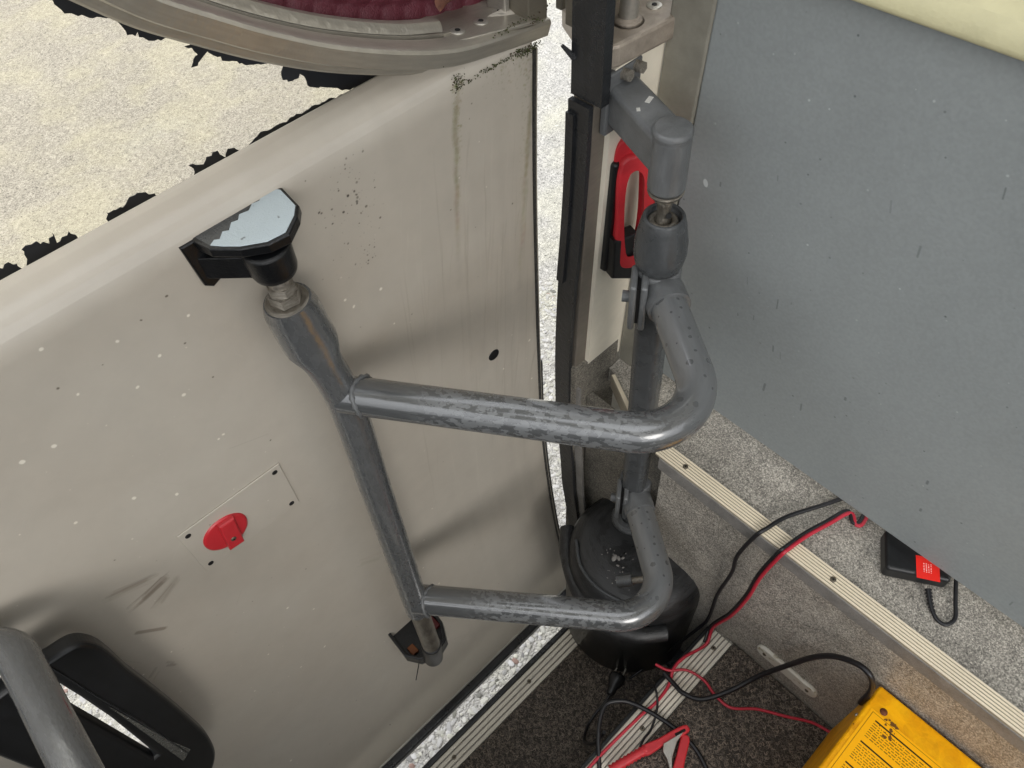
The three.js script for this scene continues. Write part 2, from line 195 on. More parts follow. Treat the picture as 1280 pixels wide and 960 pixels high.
// leather-grained wall board
const leather = dataTex(1024, 1024, (u, v) => 255 * (0.55 * vn(G256, u * 256, v * 256) + 0.45 * vn(G128, u * 128 + 9.1, v * 128)), false);
const panelMap = canvasTex(1024, 1024, (c, w, h) => { const im = c.createImageData(w, h); for (let j = 0; j < h; j++) for (let i = 0; i < w; i++) { const u = i / w, v = j / h, k = (j * w + i) * 4, q = 1 + (fbm(u, v, 0, 3) - 0.5) * 0.06 + (vn(G256, u * 256, v * 256) - 0.5) * 0.05; const e = dith(); im.data[k] = 140 * q + e; im.data[k + 1] = 145 * q + e; im.data[k + 2] = 145 * q + e; im.data[k + 3] = 255; } c.putImageData(im, 0, 0);
  for (let i = 0; i < 38; i++) { const x = rnd() * w, y = rnd() * h, L = rr(3, 22); c.strokeStyle = `rgba(78,84,86,${rr(0.2, 0.55)})`; c.lineWidth = rr(1.5, 5); c.lineCap = 'round'; c.beginPath(); c.moveTo(x, y); c.lineTo(x - rr(0, 0.3) * L, y + L); c.stroke(); }
  for (let i = 0; i < 160; i++) { c.fillStyle = rnd() < 0.6 ? `rgba(70,76,78,${rr(0.3, 0.7)})` : `rgba(196,202,202,${rr(0.3, 0.7)})`; c.beginPath(); c.arc(rnd() * w, rnd() * h, rr(0.6, 2), 0, 7); c.fill(); }
  for (const [x, y] of [[0.72, 0.71]]) { c.fillStyle = 'rgba(200,206,206,0.85)'; c.beginPath(); c.ellipse(x * w, y * h, 5, 8, 0.3, 0, 7); c.fill(); } });
const panelMat = M({ map: panelMap, bumpMap: leather, bumpScale: 0.00018, roughness: 0.5 });
// metals, plastics
const brushed = dataTex(512, 512, (u, v) => { const q = 0.95 + 0.06 * vn(G256, u * 20, v * 256) + 0.1 * (fbm(u, v, 1, 4) - 0.5); return [184 * q, 180 * q, 172 * q]; });
const alu = M({ map: brushed, metalness: 0.75, roughness: 0.42, bumpMap: grainBump, bumpScale: 0.0002 });
const aluDull = M({ map: brushed, color: 0xf0ede6, metalness: 0.6, roughness: 0.3, bumpMap: grainBump, bumpScale: 0.0003 });
const greyPost = M({ map: dataTex(256, 512, (u, v) => { const q = 0.9 + 0.2 * fbm(u, v, 1, 5); return [140 * q, 137 * q, 126 * q]; }), roughness: 0.45, metalness: 0.15, bumpMap: grainBump, bumpScale: 0.0003 });
const jambGrey = M({ map: brushed, color: 0xb0aaa4, metalness: 0.35, roughness: 0.45 });
const darkAlu = M({ map: brushed, color: 0xa8a49a, metalness: 0.4, roughness: 0.38 });
const ivory = M({ map: dataTex(256, 256, (u, v) => { const q = 0.94 + 0.12 * fbm(u, v, 1, 5); return [206 * q, 204 * q, 198 * q]; }), roughness: 0.5, bumpMap: grainBump, bumpScale: 0.0003 });
const ivoryLight = M({ map: dataTex(256, 256, (u, v) => { const q = 0.97 + 0.06 * fbm(u, v, 1, 5), s = vn(G256, u * 256, v * 256); return s > 0.99 ? [120, 112, 100] : [234 * q, 226 * q, 208 * q]; }), roughness: 0.45 });
const cream = MP({ map: dataTex(512, 512, (u, v) => { const s = vn(G256, u * 256, v * 256), q = 0.95 + 0.1 * fbm(u, v, 1, 5); return s > 0.985 ? [110, 104, 80] : [198 * q, 192 * q, 154 * q]; }), roughness: 0.55, bumpMap: grainBump, bumpScale: 0.0004 });
const rubberMap = dataTex(512, 512, (u, v) => { const s = vn(G256, u * 256, v * 256), q = 0.8 + 0.4 * fbm(u, v, 1, 5), st = vn(G64, u * 64, v * 3); let b = 34 * q * (0.9 + 0.25 * st); if (s > 0.975) b += 40; return [b * 0.96, b, b * 1.06]; });
const rubber = M({ map: rubberMap, roughness: 0.5, roughnessMap: gloss, bumpMap: grainBump, bumpScale: 0.0005 });
const blackPlastic = M({ map: rubberMap, color: 0xb8b8b8, roughness: 0.4 });
const blackPaint = MP({ map: rubberMap, color: 0x8c8c90, roughness: 0.3, bumpMap: grainBump, bumpScale: 0.0003 });
const hood = M({ map: dataTex(512, 512, (u, v) => { const s = vn(G256, u * 256, v * 256), k = smooth(0.5, 0.56, fbm(u, v, 1, 4)); let b = lerp(34, 44, k) * (0.9 + 0.2 * fbm(u + .2, v, 2, 5)); if (s > 0.985) b += 60; return [b, b * 1.02, b * 1.04]; }), roughness: 0.58, roughnessMap: gloss, bumpMap: grainBump, bumpScale: 0.0006 });
const red = MP({ color: 0xb5262e, roughness: 0.42, clearcoat: 0.3, clearcoatRoughness: 0.3 });
const redBright = MP({ map: dataTex(256, 256, (u, v) => { const q = 0.93 + 0.14 * fbm(u, v, 1, 5); return [196 * q, 44 * q, 52 * q]; }), roughness: 0.45 });
const steel = M({ map: dataTex(256, 256, (u, v) => { const q = 0.7 + 0.6 * fbm(u, v, 1, 5); return [150 * q, 144 * q, 134 * q]; }), metalness: 0.85, roughness: 0.3, bumpMap: grainBump, bumpScale: 0.0006 });
const screwMat = M({ color: 0x6f675a, metalness: 0.7, roughness: 0.45 });
const screwLight = M({ color: 0xb8b4aa, metalness: 0.7, roughness: 0.35 });
const shelfMat = M({ map: dataTex(256, 256, (u, v) => { const q = 0.84 + 0.32 * fbm(u, v, 1, 5); return [158 * q, 147 * q, 134 * q]; }), metalness: 0.3, roughness: 0.45, bumpMap: grainBump, bumpScale: 0.0004 });
const blackHole = M({ color: 0x0b0a09, roughness: 0.7 });
const cableBlack = M({ color: 0x17171a, roughness: 0.42 });
const cableRed = MP({ color: 0xb4283a, roughness: 0.38 });
const groove = (v) => 1 - 0.3 * (1 - smooth(0.1, 0.16, Math.min(v, 1 - v)));
const ribCream = M({ map: dataTex(1024, 64, (u, v) => { const q = groove(v) * (0.9 + 0.16 * vn(G128, u * 20, v * 128) + 0.06 * (fbm(u, v, 1, 4) - 0.5)); return [232 * q, 219 * q, 194 * q]; }), roughness: 0.55 });
const ribWhite = M({ map: dataTex(1024, 64, (u, v) => { const q = groove(v) * 0.95 + 0.06 * vn(G128, u * 24, v * 128) + 0.12 * (fbm(u, v, 1, 4) - 0.5); return [226 * q, 219 * q, 204 * q]; }), roughness: 0.5 });
const lipGrey = M({ map: flecks(122, 16, [1, 0.98, 0.95]), roughness: 0.5 });
const glass = MP({ color: 0xf1eee7, transmission: 1, roughness: 0.02, thickness: 0, ior: 1.5 });
const frit = M({ map: rubberMap, color: 0xe6ebff, roughness: 0.35 });
const yellow = MP({ specularIntensity: 0.5, map: canvasTex(1024, 1024, (c, w, h) => { c.fillStyle = '#fbb000'; c.fillRect(0, 0, w, h); for (let i = 0; i < 3000; i++) { c.fillStyle = rnd() < 0.5 ? 'rgba(255,196,30,0.06)' : 'rgba(150,90,0,0.06)'; c.beginPath(); c.arc(rnd() * w, rnd() * h, rr(4, 40), 0, 7); c.fill(); }
  for (let i = 0; i < 60; i++) { c.fillStyle = `rgba(60,34,8,${rr(0.3, 0.8)})`; c.beginPath(); c.arc(rnd() * w, rnd() * h, rr(0.7, 2.4), 0, 7); c.fill(); } }), roughness: 0.45, bumpMap: grainBump, bumpScale: 0.0003 });

// ---------------------------------------------------------------- ground outside
const groundMap = dataTex(2048, 2048, (u, v) => { const a = fbm(u, v, 0, 3), b = fbm(u * 3, v * 3, 2, 5), s = vn(G256, u * 300, v * 300), s2 = vn(G256, u * 700 + 7, v * 700), s3 = vn(G256, v * 170, u * 170), k = smooth(0.25, 0.8, a); let q = lerp(190, 204, k) * (0.9 + 0.2 * b) + (s - 0.5) * lerp(56, 26, k) + (s2 - 0.5) * 40; if (s < 0.14 && s3 > 0.45) q *= 0.82; if (s3 > 0.92) q *= 0.92; return [q, q * 0.978, q * lerp(0.94, 0.90, k)]; });
const groundBump = dataTex(1024, 1024, (u, v) => 255 * (0.45 * fbm(u, v, 1, 4) + 0.55 * vn(G256, u * 512, v * 512)), false);
{
  const t = groundMap, g = new THREE.PlaneGeometry(60, 60).rotateX(-PI / 2).translate(0, -0.74, 0); boxUV(g, 1.7);
  struct('ground', boxUV(g, 1.7), M({ map: t, bumpMap: groundBump, bumpScale: 0.012, roughness: 0.9 }));
  // loose chippings
  const sg = new THREE.IcosahedronGeometry(1, 1), N = 60000; { const p = sg.attributes.position, q = V(); for (let i = 0; i < p.count; i++) { q.fromBufferAttribute(p, i); const k = 0.8 + 0.4 * vn(G16, q.x * 2.1 + 5, q.y * 2.3 + q.z * 1.7 + 5); p.setXYZ(i, q.x * k, q.y * k, q.z * k); } sg.computeVertexNormals(); }
  const im = new THREE.InstancedMesh(sg, M({ color: 0xffffff, roughness: 0.9 }), N), o = new THREE.Object3D(), col = new THREE.Color();
  for (let i = 0; i < N; i++) { const s = 0.0018 + 0.0075 * Math.pow(rnd(), 2.6); o.position.set(rr(-1.5, 1.5), -0.74 + s * 0.05, -0.5 - 2.2 * rnd()); o.rotation.set(rr(-0.4, 0.4), rr(0, 6), rr(-0.4, 0.4)); o.scale.set(s * rr(0.8, 1.9), s * rr(0.3, 0.7), s); o.updateMatrix(); im.setMatrixAt(i, o.matrix); const pz = rnd(), q = pz < 0.03 ? rr(0.16, 0.32) : rr(0.44, 0.68); im.setColorAt(i, pz > 0.985 ? col.setRGB(0.36, 0.24, 0.2) : col.setRGB(q, q * 0.965, q * rr(0.82, 0.94))); }
  im.name = 'gravel'; im.castShadow = im.receiveShadow = true; im.userData = { kind: 'stuff', label: 'pale loose chippings scattered over the cream ground outside the door', category: 'gravel' }; scene.add(im);
}

// ---------------------------------------------------------------- bus shell
const LEAN = (y) => -0.0595 * (0.46 - y); // side posts lean with the body side
struct('platform_floor', boxUV(extY([[0.585, -0.35], [0.6, -0.448], [0.636, -0.515], [0.64, -0.533], [3.2, -0.533], [3.2, 1.9], [0.585, 1.9]], 0.40, 0.033), 0.42), vinyl);
struct('stair_riser', box(0.572, 0.584, -0.27, 0.4, -0.352, 0.9, 0, 0.42), vinylRiser);
struct('stairwell_side', [box(0.585, 0.60, -0.27, 0.4, -0.535, -0.36, 0, 0.4)].concat([shear(box(0.556, 0.66, -0.27, 0.50, -0.548, -0.534, 0, 0.4), 0.46, 0.03)]), carpetDirty);
struct('stair_tread', box(-1.2, 0.572, -0.26, -0.012, -0.170, 0.9, 0, 0.5), vinylRiser);
struct('stair_tread', box(-1.2, 0.64, -0.3, -0.258, -0.432, -0.165, 0, 0.5), rubber);
struct('cab_floor', box(-1.2, 0.572, -0.26, 0.42, 0.9, 1.9, 0, 0.42), vinyl);
struct('ceiling', [box(-1.25, -0.5, 2.6, 2.66, -0.75, 1.95), box(0.6, 3.2, 2.6, 2.66, -0.75, 1.95), box(-0.5, 0.6, 2.6, 2.66, -0.75, -0.3), box(-0.5, 0.6, 2.6, 2.66, 0.6, 1.95)], ivory); // with its open roof hatch
struct('side_wall', [box(-1.25, 3.2, -0.3, 0.95, 1.9, 1.95, 0, 1), box(-1.25, 3.2, 2.5, 2.6, 1.9, 1.95), box(1.2, 1.3, 0.95, 2.5, 1.9, 1.95)], ivory);
struct('dashboard', box(-1.19, -0.58, -0.25, 0.88, -0.46, 1.88, 0.03, 0.4), rubber);
struct('rear_wall', box(3.2, 3.25, -0.3, 2.66, -0.75, 1.95), ivory);
struct('front_wall', [box(-1.25, -1.2, -0.3, 0.9, -0.7, 1.95), box(-1.25, -1.2, 2.5, 2.6, -0.7, 1.95)], ivory);
struct('door_side_wall', [box(0.69, 3.2, -0.3, 1.0, -0.66, -0.60), box(0.64, 3.2, 2.3, 2.6, -0.75, -0.6), box(-1.2, 0.64, 2.3, 2.6, -0.75, -0.6), box(-1.2, -0.92, -0.3, 1.0, -0.66, -0.6), box(0.72, 0.80, 1.0, 2.3, -0.66, -0.60)], ivory);

// entrance mats
const matG = (pts, y, h) => { const g = boxUV(extY(pts, y, h, 0.002), 0.34); return g; };
tag(mesh('coil_mat', matG([[-0.6, -0.128], [0.570, -0.128], [0.570, 0.6], [-0.6, 0.6]], -0.012, 0.012), coilMat), 'brown looped coil mat on the upper step beneath the yellow box', 'mat');
tag(mesh('coil_mat', matG([[-0.6, -0.389], [0.52, -0.389], [0.52, -0.172], [-0.6, -0.172]], -0.258, 0.012), coilMat), 'dark looped coil mat on the lower step beside the door threshold', 'mat');

// ribbed edgings
const ribbed = (w, h, n) => { const p = [[0, 0], [0, h]]; const s = w / n; for (let i = 0; i < n; i++) { p.push([i * s + s * 0.09, h - 0.0025], [i * s + s * 0.15, h + 0.0016], [i * s + s * 0.22, h + 0.002], [i * s + s * 0.78, h + 0.002], [i * s + s * 0.85, h + 0.0016], [i * s + s * 0.91, h - 0.0025]); } p.push([w, h], [w, 0]); return poly(p); };
const screwAt = (p, r, parent, m = screwMat, dir = V(0, 1, 0)) => { const s = mesh('screw', lathe([[0, 0.0006], [r * 0.5, 0.0016], [r, 0.0009], [r * 1.02, 0], [r, -0.002]], p, dir, 20), m, parent); mesh('socket', cyl(r * 0.36, r * 0.36, p.clone().addScaledVector(dir, 0.0006), p.clone().addScaledVector(dir, 0.0021), 6), blackHole, s); return s; };
{
  const t = thing('step_edging', 'cream ribbed edging with grey lip along the speckled platform edge', 'step edging', null);
  const g = ext(ribbed(0.028, 0.003, 6), 1.26).translate(0.558, 0.4375, -0.36); const q = boxUV(g.clone(), 1); // ribs run along z
  { const p = q.attributes.position, u = q.attributes.uv; for (let i = 0; i < p.count; i++) u.setXY(i, p.getZ(i) / 0.9, (p.getX(i) - 0.558) / 0.028 * 6); }
  mesh('ribbed_strip', q, ribCream, t); mesh('lip', box(0.557, 0.570, 0.406, 0.4372, -0.352, 0.9, 0.002, 0.3), lipGrey, t); mesh('backing', box(0.570, 0.586, 0.4, 0.4372, -0.352, 0.9), lipGrey, t);
  screwAt(V(0.571, 0.4424, -0.048), 0.0042, t); screwAt(V(0.571, 0.4424, 0.25), 0.0042, t); screwAt(V(0.571, 0.4424, -0.31), 0.0042, t);
}
{
  const mk = (name, label, x0, x1, y, z0, z1, n) => { const t = thing(name, label, 'step edging'); const g = extX(ribbed(z1 - z0, 0.004, n), x0, x1).translate(0, y, z0); const q = boxUV(g, 1); const p = q.attributes.position, u = q.attributes.uv; for (let i = 0; i < p.count; i++) u.setXY(i, p.getX(i) / 0.9, (p.getZ(i) - z0) / (z1 - z0) * n); mesh('ribbed_strip', q, ribWhite, t); return t; };
  const a = mk('step_edging', 'pale ribbed edging between the two coil mats, under the red clamp', -0.6, 0.566, -0.0115, -0.178, -0.129, 6);
  mesh('nose', box(-0.6, 0.566, -0.05, -0.0118, -0.186, -0.1725, 0.003), blackPlastic, a);
  screwAt(V(0.536, -0.0052, -0.15), 0.0046, a); screwAt(V(0.33, -0.0052, -0.15), 0.0046, a); screwAt(V(0.12, -0.0052, -0.15), 0.0046, a);
  const b = mk('door_threshold', 'pale ribbed threshold with black outer edge beside the bright gap', -0.6, 0.47, -0.2575, -0.432, -0.390, 4);
  b.userData.category = 'threshold'; mesh('rubber_edge', box(-0.6, 0.50, -0.275, -0.2535, -0.4445, -0.4325, 0.003, 0.4), rubber, b);
  screwAt(V(0.28, -0.2505, -0.411), 0.0046, b); screwAt(V(0.06, -0.2505, -0.411), 0.0046, b);
}
{ // cut platform edge behind the post
  const t = thing('platform_trim', 'short pale wooden edge of the cut platform corner behind the grey post', 'trim');
  mesh('board', extY([[0.578, -0.36], [0.590, -0.448], [0.627, -0.517], [0.633, -0.512], [0.598, -0.443], [0.586, -0.36]], 0.405, 0.036, 0.001), ribCream, t);
}

// side of the body between door jamb and partition
{
  const t = thing('body_panel', 'ivory body side panel between the door jamb and the grey partition', 'panel');
  mesh('sheet', shear(box(0.585, 0.668, 0.455, 1.035, -0.545, -0.535, 0, 0.3), 0.46, 0.0595), ivoryLight, t);
}
{
  const t = thing('corner_post', 'grey-beige corner post standing at the end of the grey partition', 'post');
  mesh('column', shear(box(0.665, 0.70, 0.436, 1.5, -0.534, -0.478, 0.004, 0.3), 0.46, 0.0595), greyPost, t);
}
{
  const t = thing('partition', 'tall grey leather-grained partition board with a cream top', 'partition');
  const lean = (y) => -0.473 + (y - 0.46) * 0.05;
  mesh('board', boxUV(ext(poly([[-(lean(0.475)), 0.475], [-(lean(1.17)), 1.17], [-1.3, 1.17], [-1.3, 0.472]]), 0.016, 0.003).rotateY(PI / 2).translate(0.666, 0, 0), 0.72, 0.1, 0.05), panelMat, t);
  const cap = mesh('cream_top', boxUV(ext((() => { const s = new THREE.Shape(); s.moveTo(0.657, 1.147); s.quadraticCurveTo(0.650, 1.147, 0.650, 1.154); s.quadraticCurveTo(0.652, 1.176, 0.68, 1.182); s.lineTo(1.05, 1.214); s.lineTo(1.05, 1.13); s.lineTo(0.684, 1.13); s.lineTo(0.684, 1.147); s.closePath(); return s; })(), 1.72).translate(0, 0, -0.43), 0.5), cream, t);
  mesh('moulded_line', tube(spline([[0.70, 1.1842, -0.245], [0.688, 1.183, -0.225], [0.69, 1.1832, -0.205], [0.705, 1.1845, -0.19], [0.74, 1.1875, -0.12], [0.80, 1.193, 0.02]]), 0.0012, 60, 6), blackHole, cap);
}

// ---------------------------------------------------------------- door jamb
{
  const t = thing('door_jamb', 'grey metal door jamb with wide black rubber seal beside the bright gap', 'door jamb');
  mesh('post', shear(box(0.562, 0.596, 0.44, 1.036, -0.572, -0.540, 0.002, 0.3), 0.5, 0.0595), jambGrey, t);
  // rubber seal: follows the bulge of the body side
  const zs = [[-0.3, -0.505], [-0.08, -0.545], [0.1, -0.571], [0.33, -0.579], [0.7, -0.563], [1.03, -0.539], [1.5, -0.51]];
  const sealG = (x0, x1, y0, y1, dz0, dz1) => { const g = new RoundedBoxGeometry(x1 - x0, y1 - y0, dz1 - dz0, 3, 0.006); const big = new THREE.BoxGeometry(x1 - x0, y1 - y0, dz1 - dz0, 2, 40, 2); big.translate((x0 + x1) / 2, (y0 + y1) / 2, (dz0 + dz1) / 2); const p = big.attributes.position; for (let i = 0; i < p.count; i++) p.setZ(i, p.getZ(i) + interp(zs, p.getY(i)) + 0.004 * Math.sin(p.getY(i) * 9)); big.computeVertexNormals(); return boxUV(toCreasedNormals(big, 0.6), 0.4); };
  mesh('rubber_seal', sealG(0.551, 0.558, -0.3, 1.0, 0.0, 0.032), rubber, t);
  mesh('rubber_seal', sealG(0.557, 0.570, 1.003, 1.5, -0.002, 0.044), rubber, t);
  mesh('seal_lip', sealG(0.547, 0.551, 0.7, 0.985, 0.0, 0.012), rubber, t);
  mesh('carpet_edge', sealG(0.559, 0.564, -0.05, 0.45, 0.034, 0.050), lipGrey, t);
  mesh('upper_post', shear(box(0.574, 0.592, 1.066, 1.5, -0.568, -0.530, 0.002, 0.3), 1.04, 0.05), darkAlu, t);
  mesh('upper_sheet', shear(box(0.592, 0.70, 1.066, 1.5, -0.60, -0.59, 0.002, 0.3), 1.04, 0.05), darkAlu, t);
  // flat shelf bracket at the rail height
  const shelf = mesh('rail_bracket', boxUV(extY([[0.570, -0.512], [0.574, -0.502], [0.586, -0.497], [0.70, -0.486], [0.70, -0.60], [0.604, -0.60], [0.580, -0.552]], 1.037, 0.027, 0.004, poly), 0.2), shelfMat, t);
  screwAt(V(0.668, 1.0642, -0.521), 0.0085, shelf, screwLight);
  mesh('rail', cyl(0.0105, 0.0105, V(0.626, 1.062, -0.522), V(0.624, 1.5, -0.498), 24), alu, t);
  mesh('weld', lathe([[0.011, 0.007], [0.0135, 0.004], [0.018, 0], [0, 0]], V(0.626, 1.0638, -0.522)), shelfMat, t);
  mesh('stop_lever', cyl(0.002, 0.004, V(0.548, 1.062, -0.545), V(0.557, 1.047, -0.535), 8), rubber, t);
}

// ---------------------------------------------------------------- the door
const ZD = [[-0.40, -0.536], [-0.37, -0.541], [-0.227, -0.580], [-0.018, -0.606], [0.228, -0.620], [0.482, -0.617], [0.678, -0.611], [0.832, -0.605], [0.957, -0.598], [1.045, -0.592]];
const zdTab = (() => { const c = new THREE.CatmullRomCurve3(ZD.map(([y, z]) => V(y, z, 0)), false, 'centripetal'); return c.getPoints(200).map((p) => [p.x, p.y]); })();
const zd = (y) => interp(zdTab, y);
const door = thing('bus_door', 'beige painted bus door with black flaking window edge and red lock knob', 'door');
{
  const lo = -0.37, N = 60, top = 1.072;
  const profile = (y0, y1, sill) => { const p = []; for (let i = 0; i <= N; i++) { const y = lerp(y0, y1, i / N); p.push([zd(y), y]); } if (sill) { const zf = zd(y1); for (let i = 1; i <= 14; i++) { const a = (i / 14) * PI / 2 * 0.86; p.push([zf - 0.030 * (1 - Math.cos(a)) - 0.012 * (i / 14), y1 + 0.026 * Math.sin(a)]); } const e = p[p.length - 1]; p.push([e[0] - 0.004, e[1] - 0.0015], [e[0] - 0.007, e[1] - 0.008], [e[0] - 0.009, 1.03], [-0.668, 1.02]); } else p.push([zd(y1) - 0.05, y1]); for (let i = 0; i <= 12; i++) { const y = lerp(y1 - 0.01, y0, i / 12); p.push([Math.min(zd(y) - 0.045, -0.59), y]); } return poly(p); };
  const soft = (g) => toCreasedNormals(g, 0.6);
  const yS = 1.052;
  const parts = [extX(profile(lo, yS, true), -0.252, 0.549), extX(profile(lo, 0.22, false), -0.312, -0.252), extX(profile(0.76, yS, true), -0.312, -0.252), extX(profile(lo, yS, true), -0.95, -0.312)];
  mesh('door_panel', parts.map((g) => doorUV(soft(strip(g.index ? g.toNonIndexed() : g)))), doorMat, door);
  // right edge: bright folded strip and dark gasket following the bulge
  const edge = (x0, x1, dz0, dz1, y0 = -0.36, y1 = 1.04) => { const g = new THREE.BoxGeometry(x1 - x0, y1 - y0, dz1 - dz0, 1, 60, 1).translate((x0 + x1) / 2, (y0 + y1) / 2, (dz0 + dz1) / 2); const p = g.attributes.position; for (let i = 0; i < p.count; i++) p.setZ(i, p.getZ(i) + zd(p.getY(i))); g.computeVertexNormals(); return boxUV(toCreasedNormals(g, 0.6), 0.3); };
  mesh('edge_gasket', edge(0.549, 0.552, -0.03, 0.0035), rubber, door);
  mesh('edge_strip', edge(0.552, 0.5545, -0.03, 0.003), alu, door);
  mesh('edge_seal', edge(0.5545, 0.562, -0.03, -0.001, -0.36, 0.45), rubber, door);
  // bottom rubber
  mesh('bottom_trim', box(-0.95, 0.555, -0.3735, -0.3695, -0.552, -0.537), alu, door);
  mesh('bottom_seal', box(-0.95, 0.557, -0.398, -0.374, -0.575, -0.5195, 0.005, 0.4), rubber, door);
  // window pane and its black edging, peeling
  mesh('window_glass', extZ(poly([[-0.95, 1.04], [0.46, 1.04], [0.40, 1.075], [0.30, 1.125], [0.2, 1.20], [0.1, 1.30], [0.0, 1.44], [-0.95, 1.5]]), -0.664, 0.004), glass, door);
  const jag = (pts) => { const out = []; for (let i = 0; i < pts.length; i++) { const a = pts[i], b = pts[(i + 1) % pts.length], L = Math.hypot(b[0] - a[0], b[1] - a[1]), n = Math.max(1, Math.min(10, Math.round(L / 0.0035))); for (let k = 0; k < n; k++) { const t = k / n, q = k ? 0.0017 : 0.0006; out.push([lerp(a[0], b[0], t) + rr(-q, q), lerp(a[1], b[1], t) + rr(-q, q)]); } } return poly(out); };
  const F = [
    [[.430, 1.036], [.341, 1.045], [.290, 1.045], [.222, 1.045], [.227, 1.056], [.245, 1.064], [.256, 1.061], [.301, 1.061], [.340, 1.0575], [.411, 1.046], [.440, 1.040]],
    [[.160, 1.045], [.188, 1.045], [.221, 1.045], [.219, 1.056], [.208, 1.065], [.202, 1.058], [.198, 1.068], [.186, 1.067], [.180, 1.062], [.167, 1.068], [.170, 1.060]],
    [[.075, 1.045], [.102, 1.045], [.132, 1.045], [.130, 1.060], [.127, 1.065], [.118, 1.072], [.104, 1.072], [.097, 1.067], [.091, 1.069], [.082, 1.071]],
    [[.0, 1.05], [.026, 1.05], [.053, 1.05], [.051, 1.066], [.047, 1.072], [.034, 1.068], [.036, 1.079], [.028, 1.071], [.021, 1.078], [.008, 1.078]],
    [[-.03, 1.05], [.0, 1.05], [-.002, 1.068], [-.007, 1.073], [-.013, 1.071], [-.018, 1.079], [-.028, 1.068]],
    [[.11, 1.262], [.126, 1.243], [.130, 1.237], [.133, 1.227], [.141, 1.222], [.150, 1.216], [.156, 1.215], [.165, 1.210], [.168, 1.203], [.169, 1.195], [.174, 1.191], [.177, 1.194], [.179, 1.188], [.182, 1.184], [.190, 1.182], [.200, 1.181], [.21, 1.19], [.164, 1.235], [.13, 1.27]],
    [[.208, 1.168], [.214, 1.164], [.216, 1.157], [.211, 1.154], [.207, 1.149], [.212, 1.1475], [.221, 1.154], [.225, 1.156], [.241, 1.139], [.261, 1.126], [.275, 1.122], [.26, 1.139], [.23, 1.164]],
    [[.292, 1.118], [.288, 1.111], [.284, 1.100], [.296, 1.095], [.303, 1.098], [.306, 1.094], [.309, 1.082], [.351, 1.058], [.362, 1.055], [.411, 1.042], [.44, 1.038], [.43, 1.06], [.36, 1.09], [.31, 1.118]],
  ];
  F.slice(2, 5).forEach((f) => f.forEach((p) => { p[1] -= 0.005; }));
  for (const f of F) mesh('flaking_edging', extZ(jag(f), -0.6596, 0.0006), frit, door);
  // curved rail dividing the windows
  const C = [[-0.05, 1.47], [0.03, 1.372], [0.085, 1.302], [0.134, 1.248], [0.165, 1.216], [0.205, 1.184], [0.242, 1.156], [0.295, 1.121], [0.340, 1.096], [0.399, 1.068], [0.449, 1.050], [0.500, 1.0395], [0.556, 1.030], [0.580, 1.0265]].map(([x, y]) => [x * 0.985, 1.5 + (y - 1.5) * 0.985]); const ZS = 0.012;
  const zp = (p) => p.map(([k, z]) => [k, z + ZS]);
  const rail = mesh('window_rail', sweepXY(C, zp([[-0.004, -0.69], [0.0, -0.622], [0.002, -0.6195], [0.009, -0.6185], [0.0105, -0.606], [0.012, -0.6035], [0.027, -0.600], [0.0300, -0.6015], [0.0315, -0.605], [0.0325, -0.6265], [0.022, -0.627], [0.022, -0.6325], [0.0335, -0.633], [0.0345, -0.68], [0.0345, -0.70]]), 120, 0.4), aluDull, door);
  mesh('bead', sweepXY(C.slice(0, -3), zp([[0.034, -0.636], [0.038, -0.6375], [0.0425, -0.642], [0.0435, -0.648], [0.042, -0.654], [0.0375, -0.658], [0.034, -0.659]]), 100), aluDull, rail);
  const plate = mesh('joint_plate', boxUV(extY([[0.458, -0.640], [0.447, -0.604], [0.552, -0.587], [0.556, -0.640], [0.505, -0.650]], 0, 0.004, 0.001), 0.2), aluDull, door);
  { const p = plate.geometry.attributes.position; for (let i = 0; i < p.count; i++) p.setY(i, p.getY(i) + 1.0815 - (p.getX(i) - 0.46) * 0.14); plate.geometry.computeVertexNormals(); }
  for (const [x, z] of [[0.470, -0.620], [0.504, -0.622], [0.536, -0.628]]) screwAt(V(x, 1.0855 - (x - 0.46) * 0.14, z), 0.0082, plate, screwLight, V(0.14, 1, 0).normalize());
  mesh('window_post', shear(box(0.546, 0.575, 1.058, 1.6, -0.650, -0.594, 0.002, 0.3), 1.05, 0.05), darkAlu, door);
  mesh('window_post_strip', shear(box(0.538, 0.5455, 1.07, 1.6, -0.652, -0.622, 0.002, 0.3), 1.05, 0.05), alu, door);
  // vent plug
  mesh('plug', lathe([[0, 0.0005], [0.0085, 0.0005], [0.0095, 0.0012], [0.0105, 0.0008], [0.0108, -0.001]], V(0.456, 0.565, zd(0.565)), V(0, 0, 1)), blackPlastic, door);
  // lock
  const yl = 0.628, zl = zd(yl), kL = (zd(0.68) - zd(0.576)) / 0.104, shearL = (g) => shear(g.index ? g.toNonIndexed() : g, yl, kL);
  const lp = mesh('lock_plate', doorUV(shearL(extZ(poly([[-0.054, 0.680], [0.091, 0.678], [0.089, 0.574], [-0.056, 0.578]]), zl + 0.0004, 0.0022, 0.0007))), doorMat, door);
  for (const [x, y] of [[-0.044, 0.669], [0.081, 0.668], [0.079, 0.584], [-0.046, 0.588]]) screwAt(V(x, y, zl + 0.0022 + (y - yl) * kL), 0.0038, lp, blackHole, V(0, 0, 1));
  const kn = mesh('lock_knob', lathe([[0, 0.004], [0.026, 0.004], [0.0295, 0.0025], [0.030, 0], [0.0305, -0.001]], V(-0.008, 0.628, zl + 0.0028), V(0, 0, 1), 48), red, door);
  mesh('knob_grip', boxUV(extZ(poly([[-0.0105, -0.030], [0.0105, -0.030], [0.0105, 0.026], [-0.0105, 0.026]]), 0, 0.009, 0.0025).rotateZ(-0.12).translate(-0.004, 0.628, zl + 0.004), 0.1), red, kn);
